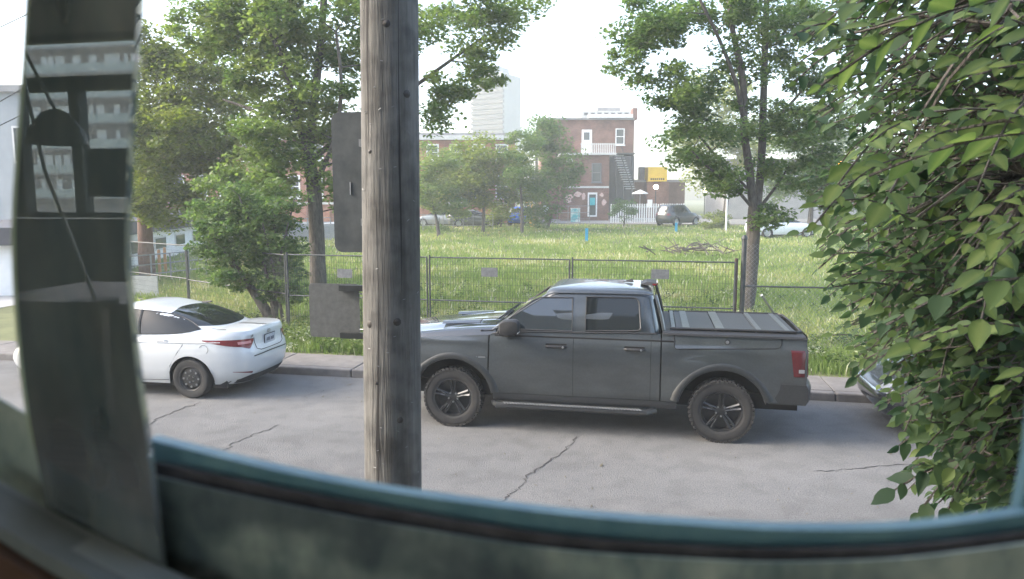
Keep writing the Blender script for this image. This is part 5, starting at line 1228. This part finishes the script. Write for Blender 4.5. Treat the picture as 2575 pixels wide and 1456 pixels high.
# low white trailer building and its ramp rails
A, B = at(300, 600, 28), at(642, 545, 55); A.z = gz(A.x, A.y); L = math.hypot(B.x-A.x, B.y-A.y); a = math.atan2(B.y-A.y, B.x-A.x)
tr_ = thing('white_trailer', 'long low white trailer building with a dark flat roof edge behind the maples', 'trailer', A, a)
MB().b2((-6, 0, -.1), (L, 5, 1.45)).build('wall', M_white, tr_, smooth=False); MB().b2((-6.4, -.5, 1.453), (L+.4, 5.4, 1.98)).build('roof', pm('dark_fascia', (.045, .045, .055), (.07, .07, .08), scale=2), tr_, smooth=False)
for i in range(9):
    f = MB().b2((-2+i*3, -.04, .55), (-.4+i*3, .01, 1.15)).build('window', M_trim, tr_, smooth=False); MB().b2((-1.92+i*3, -.055, .62), (-.48+i*3, -.041, 1.08)).build('pane', M_glass, f, smooth=False)
sgn_ = MB().b2((2.1, -.03, 1.10), (2.75, -.003, 1.36)).build('wall_sign', M_white, tr_, smooth=False); MB().b2((2.16, -.036, 1.15), (2.69, -.031, 1.31)).build('red_panel', pm('sign_red', (.45, .03, .05), rough=.5), sgn_, smooth=False); MB().b2((2.26, -.04, 1.21), (2.59, -.037, 1.25)).build('lettering', M_white, sgn_, smooth=False)
def rails(name, label, p0, p1, h, nz, np_, mat, group=None):
    p0 = Vector(p0); p1 = Vector(p1); a = math.atan2(p1.y-p0.y, p1.x-p0.x); L = math.hypot(p1.x-p0.x, p1.y-p0.y); t = thing(name, label, 'railing', p0, a, group)
    for i in range(np_): MB().tube([(L*i/(np_-1), 0, 0), (L*i/(np_-1), 0, h)], .03, n=6).build('post', mat, t)
    for k in range(nz): z = h*(k+1)/nz - .02; MB().tube([(.03, .032, z), (L-.03, .032, z)], .022, n=5).build('rail', mat, t)
    return t
rails('ramp_railing', 'pale metal ramp railing in front of the white trailer', on_ground(330, 24), on_ground(520, 27), 1.0, 3, 5, M_galv)
rails('yard_railing', 'grey railing between the maple trunk and the shrub top', on_ground(716, 40), on_ground(835, 44), 1.55, 6, 5, M_galv)
o7 = on_ground(780, 46); q = pbox(o7, 712, 563, 860, 606, 46, 0, 4).build('grey_shed', pm('shed_grey', (.2, .215, .22), (.26, .275, .28), scale=2), None, smooth=False, loc=o7); tag(q, 'low grey shed behind the yard railing beside the maple trunk', 'shed')
for i, (px, Y) in enumerate(((403, 26.5), (418, 27.5))):
    p = on_ground(px, Y); m = MB().lathe([(.055, 0), (.055, .95), (.04, 1.0), (0, 1.01)], n=10, c=(0, 0, 0)); o = m.build('orange_bollard', pm('faded_orange', (.45, .22, .08), (.5, .27, .11), scale=5), None, loc=p)
    tag(o, ('faded orange bollard nearer the reddish trunk by the ramp railing', 'faded orange bollard slightly further from the reddish trunk by the ramp railing')[i], 'bollard', 'orange bollards by the ramp')
p = on_ground(359, 21.5); o = MB().b2((-.42, 0, 0), (.42, .05, .62)).build('pale_board', M_trim, None, smooth=False, loc=p); tag(o, 'pale board leaning behind the fence near the reddish trunk', 'board')
# parked cars across the field
small_car('parked_car', 'dark off-road car parked in front of the white picket fence', on_ground(1700, 62), rad(42), (.03, .035, .04), 'suv', 'cars parked across the field')
small_car('parked_car', 'bright blue car with its tail towards the field, beside yellow boards', on_ground(1316, 63), rad(68), (.03, .10, .45), 'suv', 'cars parked across the field', scale=.92)
small_car('parked_car', 'silver grey car parked before the orange brick terrace', on_ground(1110, 62), rad(176), (.25, .27, .28), 'saloon', 'cars parked across the field')
small_car('parked_car', 'dark grey car parked between the silver car and the bush', on_ground(1195, 61), rad(4), (.09, .10, .105), 'saloon', 'cars parked across the field')
small_car('parked_car', 'white car parked behind the forked tree trunk', on_ground(1958, 47), rad(8), (.66, .70, .74), 'saloon', 'cars parked across the field')
# small things along the field edge
for i, (px, Y) in enumerate(((1326, 60), (1336, 60.3))):
    b = on_ground(px+9, Y); e = at(px, 505, Y+.5); d = e-b
    o = MB().add([(-.09, 0, 0), (.09, 0, 0), (.09, .04, 0), (-.09, .04, 0), (d.x-.09, d.y, d.z), (d.x+.09, d.y, d.z), (d.x+.09, d.y+.04, d.z), (d.x-.09, d.y+.04, d.z)], [(3, 2, 1, 0), (4, 5, 6, 7), (0, 1, 5, 4), (1, 2, 6, 5), (2, 3, 7, 6), (3, 0, 4, 7)]).build('yellow_board', pm('yellow_board', (.62, .38, .08), (.68, .44, .12), scale=2), None, smooth=False, loc=b)
    tag(o, ('yellow board leaning over the blue car, left one of the two', 'yellow board leaning beside the blue car, right one of the two')[i], 'board', 'yellow leaning boards')
b = on_ground(1445, 68); cb = thing('utility_cabinet', 'teal utility cabinet smeared with white paint by the brick building', 'cabinet', b)
MB().b2((-.42, -.25, .06), (.42, .25, 1.30)).build('cabinet_body', pm('cabinet_teal', (.05, .33, .36), (.55, .62, .6), scale=2.2, contrast=(.42, .62)), cb, smooth=False); MB().b2((-.45, -.28, 1.302), (.45, .28, 1.36)).build('cabinet_lid', M_trim, cb, smooth=False); MB().b2((-.45, -.28, 0), (.45, .28, .058)).build('cabinet_plinth', M_conc, cb, smooth=False)
for i, (px, py0, py1, lab) in enumerate(((1475, 574, 607, 'thin blue marker post standing alone in the field grass'), (1700, 560, 584, 'thin blue marker post in the grass below the dark off-road car'))):
    b = gpt(px, py1); h = (py1-py0)/FPX*b.y; o = MB().b2((-.085, -.03, 0), (.085, .03, h)).build('marker_post', pm('marker_blue', (.02, .25, .42), (.04, .32, .5), scale=3), None, smooth=False, loc=b); tag(o, lab, 'post', 'blue marker posts')
b = on_ground(1821, 54); h = at(1821, 444, 54).z-b.z; o = MB().lathe([(.075, 0), (.06, h), (0, h+.02)], n=8).build('white_post', M_white, None, loc=b); tag(o, 'thin tall white post rising beside the yellow green bush', 'post')
b = on_ground(1348, 62.5); h = at(1348, 322, 62.5).z-b.z; o = MB().tube([(0, 0, 0), (0, 0, h)], [.15, .10], n=8); o.b2((-.9, -.06, h-.7), (.9, .06, h-.58)); far_p = thing('distant_utility_pole', 'thin distant utility pole standing beside the brick building', 'utility pole', b)
MB().tube([(0, 0, 0), (0, 0, h)], [.15, .10], n=8).build('shaft', M_pole, far_p); MB().b2((-.9, -.17, h-.7), (.9, -.13, h-.58)).build('crossarm', M_pole, far_p, smooth=False)
b = on_ground(1370, 60); h = at(1370, 525, 60).z-b.z; t = thing('round_sign', 'small round pale sign on a post before the brick building', 'sign', b)
MB().tube([(0, 0, 0), (0, 0, h)], .03, n=6).build('post', M_galv, t); MB().lathe([(0, -.01), (.30, -.01), (.30, .01), (0, .01)], n=18, axis='y', c=(0, -.05, h)).build('sign_disc', pm('sign_pale_blue', (.45, .6, .62), (.6, .68, .68), scale=3), t)
rails('wire_fence', 'thin wire fence with pale posts before the silver cars', on_ground(1040, 55), on_ground(1240, 56), 1.25, 3, 9, M_galv)
rails('wire_fence', 'thin wire fence running past the teal cabinet to the brick building', on_ground(1345, 62), on_ground(1480, 64), 1.7, 3, 6, M_galv)
# grey house and side street seen past the outer edge of the mullion
o8 = at(0, 600, 34); o8.z = gz(o8.x, o8.y); gh = thing('corner_house', 'blue grey house beyond the side street, seen past the outer mullion edge', 'house', o8)
MB().b2((-30, 0, -.2), (3.0, 8, 7.6)).build('wall', pm('blue_grey_render', (.22, .25, .27), (.28, .31, .33), scale=.6), gh, smooth=False); MB().b2((-30.3, -.3, 7.603), (3.3, 8.3, 7.9)).build('roof', M_roofg, gh, smooth=False)
for i in range(6):
    for z in (1.2, 4.4):
        f = MB().b2((-10+i*2.2, -.05, z), (-8.8+i*2.2, .01, z+1.7)).build('window', M_trim, gh, smooth=False); MB().b2((-9.9+i*2.2, -.07, z+.1), (-8.9+i*2.2, -.051, z+1.6)).build('pane', M_glass, f, smooth=False)
g = MB(); g.grid([[uvw(u, v, tz(v)+.012) for v in (13.0, 16, 22, 30, 34)] for u in (-60, -40, -17.5)], flip=True); struct(g.build('side_street', pm('side_asphalt', (.30, .30, .30), (.38, .38, .375), scale=.8, rough=.95), smooth=False))
m = MB()
for i, (y0, y1) in enumerate(((60, -30), (260, 120), (310, 210))):
    a_, b_ = at(-120, y0+60, 16), at(340, y1-90, 19); pts = [a_.lerp(b_, t) - Vector((0, 0, .5*4*t*(1-t)*.25)) for t in np.linspace(-.6, 1.0, 18)]
    o = MB().tube(pts, .012, n=5).build('overhead_cable', M_black, None); tag(o, ('highest overhead cable sagging across the sky past the mullion edge', 'middle overhead cable crossing past the mullion edge', 'lowest overhead cable crossing past the mullion edge')[i], 'cable', 'overhead cables')

# ================================================================ ELM BRANCHES IN FRONT OF THE WINDOW
elm = thing('elm_tree', 'near elm tree hanging large serrated leaves over the street view', 'tree', (3.2, 3.5, .1)); eo = elm.location
trp = [Vector(q) for q in ((3.2, 3.5, -.1), (3.25, 3.45, 1.5), (3.15, 3.5, 3.2), (3.3, 3.6, 5.2), (3.4, 3.7, 7))]
m = MB(); m.tube([q-eo for q in trp], [.17, .15, .13, .11, .07], n=10); m.build('trunk', M_bark, elm)
limbs = [[trp[1].lerp(trp[2], .6), (2.6, 3.0, 3.3), (2.1, 2.7, 3.35), (1.75, 2.5, 3.2)], [trp[2], (2.5, 2.9, 3.9), (2.0, 2.5, 4.0), (1.6, 2.2, 3.8), (1.35, 2.1, 3.6)], [trp[1].lerp(trp[2], .3), (2.7, 3.0, 2.9), (2.3, 2.8, 2.75), (1.9, 2.6, 2.5), (1.6, 2.5, 2.2)],
         [trp[2].lerp(trp[3], .3), (2.6, 3.2, 4.4), (2.0, 3.0, 4.6), (1.6, 2.8, 4.5)], [trp[1], (2.6, 3.2, 2.2), (2.2, 3.0, 2.0), (1.9, 2.9, 1.7)], [trp[2], (2.3, 2.4, 3.5), (1.7, 1.9, 3.45), (1.3, 1.75, 3.25)], [trp[2], (2.6, 3.6, 3.6), (2.3, 3.9, 3.4), (2.05, 4.2, 3.2)]]
nodes = []; m = MB()
for L in limbs:
    P = [Vector(q) for q in L]; Q = []
    for i in range(len(P)-1):
        for k in range(5): Q.append(P[i].lerp(P[i+1], k/5) + Vector((random.gauss(0, .015), random.gauss(0, .015), random.gauss(0, .015))))
    Q.append(P[-1]); R_ = list(np.linspace(.032, .008, len(Q))); m.tube([q-eo for q in Q], R_, n=6); nodes += Q
xl = lambda y: interp(y, [-200, 0, 150, 300, 400, 480, 560, 640, 720, 800, 900, 1000, 1060, 1130, 1200, 1330], [2060, 2030, 2010, 2030, 2090, 2000, 1990, 2030, 2055, 2095, 2150, 2185, 2270, 2350, 2310, 2400])
# one leaf: ovate, serrated, folded along its midrib; x along the midrib
NL = 7; lv = []
for i in range(NL):
    t = i/(NL-1); wd = .30*math.sin(PI*min(1, t**.80))*(1-.25*t) + (.015 if 0 < i < NL-1 else .004); z = -.10*t*t
    s_ = .02*(-1)**i if 0 < i < NL-1 else 0
    lv.append([(t-.02+s_, -wd, z+.30*wd), (t, 0, z), (t-.02-s_, wd, z+.30*wd)])
leaf_m = MB(); leaf_m.grid(lv); leaf_V = np.array(leaf_m.v); leaf_F = leaf_m.f
def twig(tip, d, L, n, size):
    """Leaf frames (origin, axis, side, normal, size) alternating along a drooping twig that ends at tip."""
    d = d.normalized(); base = tip - d*L; side = d.cross(Vector((0, 0, 1))).normalized(); up = side.cross(d).normalized()
    roll = random.gauss(0, .45); side, up = side*math.cos(roll)+up*math.sin(roll), up*math.cos(roll)-side*math.sin(roll); out = []; pts = []
    for k in range(n+1):
        t = k/n; p = base.lerp(tip, t) + Vector((0, 0, .10*L*math.sin(PI*t))) ; pts.append(p)
        if k == 0: continue
        s = (-1)**k; ax = (d*random.uniform(.5, .8) + side*s*(.75 if k < n else 0) + Vector((0, 0, -random.uniform(.0, .38)))).normalized()
        nr = (up + Vector((random.gauss(0, .35), random.gauss(-.45, .4), random.gauss(0, .2)))); nr = (nr - ax*nr.dot(ax)).normalized(); out.append((p, ax, nr.cross(ax), nr, size*random.uniform(.5, 1.35)))
    return base, pts, out
big, many = [], []; tries = 0
def add_twig(px, py, Y, store, size, n, L):
    tip = at(px, py, Y); d = Vector((-1, random.gauss(-.15, .45), random.gauss(-.35, .35)))
    base, pts, out = twig(tip, d, L, n, size)
    k = min(nodes, key=lambda q: (q-base).length + (.3 if q.z < base.z-.4 else 0)); mid = k.lerp(base, .5) + Vector((0, 0, .04))
    m.tube([k-eo, mid-eo, base-eo], [.006, .005, .004], n=4, cap=False); m.tube([q-eo for q in pts], [.0032]*len(pts), n=4, cap=False); store += out
for i in range(27):
    py = random.choice((random.uniform(40, 420), random.uniform(330, 760), random.uniform(500, 980))); px = xl(py) + 30 + 470*random.random()**.9
    add_twig(px, py, random.uniform(1.55, 2.15), big, .070, 12, random.uniform(.34, .48))
for px, py, Y in ((2250, 1232, 2.3), (2310, 1290, 2.35), (2330, 1080, 2.5), (2400, 1180, 2.2), (2290, 1175, 2.6), (2360, 1265, 2.4), (2430, 1275, 2.3), (2260, 1120, 2.9), (2080, 640, 2.4), (2060, 520, 2.2), (1995, 90, 2.3)): add_twig(px, py, Y, many, .07, 10, .34)
for i in range(70): add_twig(random.uniform(2300, 2560), random.uniform(850, 1120), random.uniform(2.4, 3.8), many, .064, 11, .36)
for i in range(2400):
    py = (random.uniform(-260, 1290) if i % 3 else random.uniform(640, 1290)); t = random.random()**.8; px = xl(py) + random.gauss(10, 38) + (2800-xl(py))*t
    add_twig(px, py, random.uniform(2.2, 4.4), many, .056, 12, random.uniform(.30, .5))
o = m.build('branches', M_bark, elm, ang=70, most=0, kind='stuff')
def frame_pts(fr):
    p, ax, sd, nr, s = fr; M = np.array([tuple(ax), tuple(sd), tuple(nr)])*s; W = leaf_V.copy(); W[:, 1] *= random.uniform(.75, 1.1); W[:, 2] = W[:, 2]*random.uniform(-.4, 2.6) + random.gauss(0, .35)*W[:, 1]*W[:, 0]; return W @ M + np.array(tuple(p-eo))
lm = None
for i, fr in enumerate(big[:296]):
    if lm is None: o = leaf_m.build('leaf', M_leafF, elm, ang=70, most=0); lm = o.data; lm.attributes.new('tone', 'FLOAT', 'POINT').data.foreach_set('value', np.tile(np.array([.55, .95, .55], dtype=np.float32), len(lm.vertices)//3))
    else: o = link('leaf', lm, elm)
    p, ax, sd, nr, s = fr; o.matrix_local = Matrix(((ax.x*s, sd.x*s, nr.x*s, p.x-eo.x), (ax.y*s, sd.y*s, nr.y*s, p.y-eo.y), (ax.z*s, sd.z*s, nr.z*s, p.z-eo.z), (0, 0, 0, 1)))
V = np.array([frame_pts(f) for f in many + big[296:]]); tn = np.clip(RNG.normal(.46, .22, len(V)), 0, 1)
me = quads_mesh('foliage', V, len(leaf_V), M_leafF, tn, leaf_F); me.polygons.foreach_set('use_smooth', [True]*len(me.polygons)); o = link('foliage', me, elm); o['kind'] = 'stuff'

# ================================================================ HAZE
m = MB().b2((-150, -135, -1.2), (150, 250, 62)); hz = m.build('haze', bpy.data.materials.new('haze_air'), None, smooth=False); hz['kind'] = 'stuff'; tag(hz, 'thin pale morning haze over street and field, added to veil the darks', 'haze')
hm = hz.data.materials[0]; hm.use_nodes = True; t = hm.node_tree; t.nodes.clear(); po = t.nodes.new('ShaderNodeOutputMaterial'); pv = t.nodes.new('ShaderNodeVolumePrincipled')
pv.inputs['Color'].default_value = (.90, .94, .94, 1); pv.inputs['Density'].default_value = .0021; pv.inputs['Anisotropy'].default_value = .1  # haze also lifts the darks in place of the milky window pane
t.links.new(pv.outputs[0], po.inputs['Volume'])
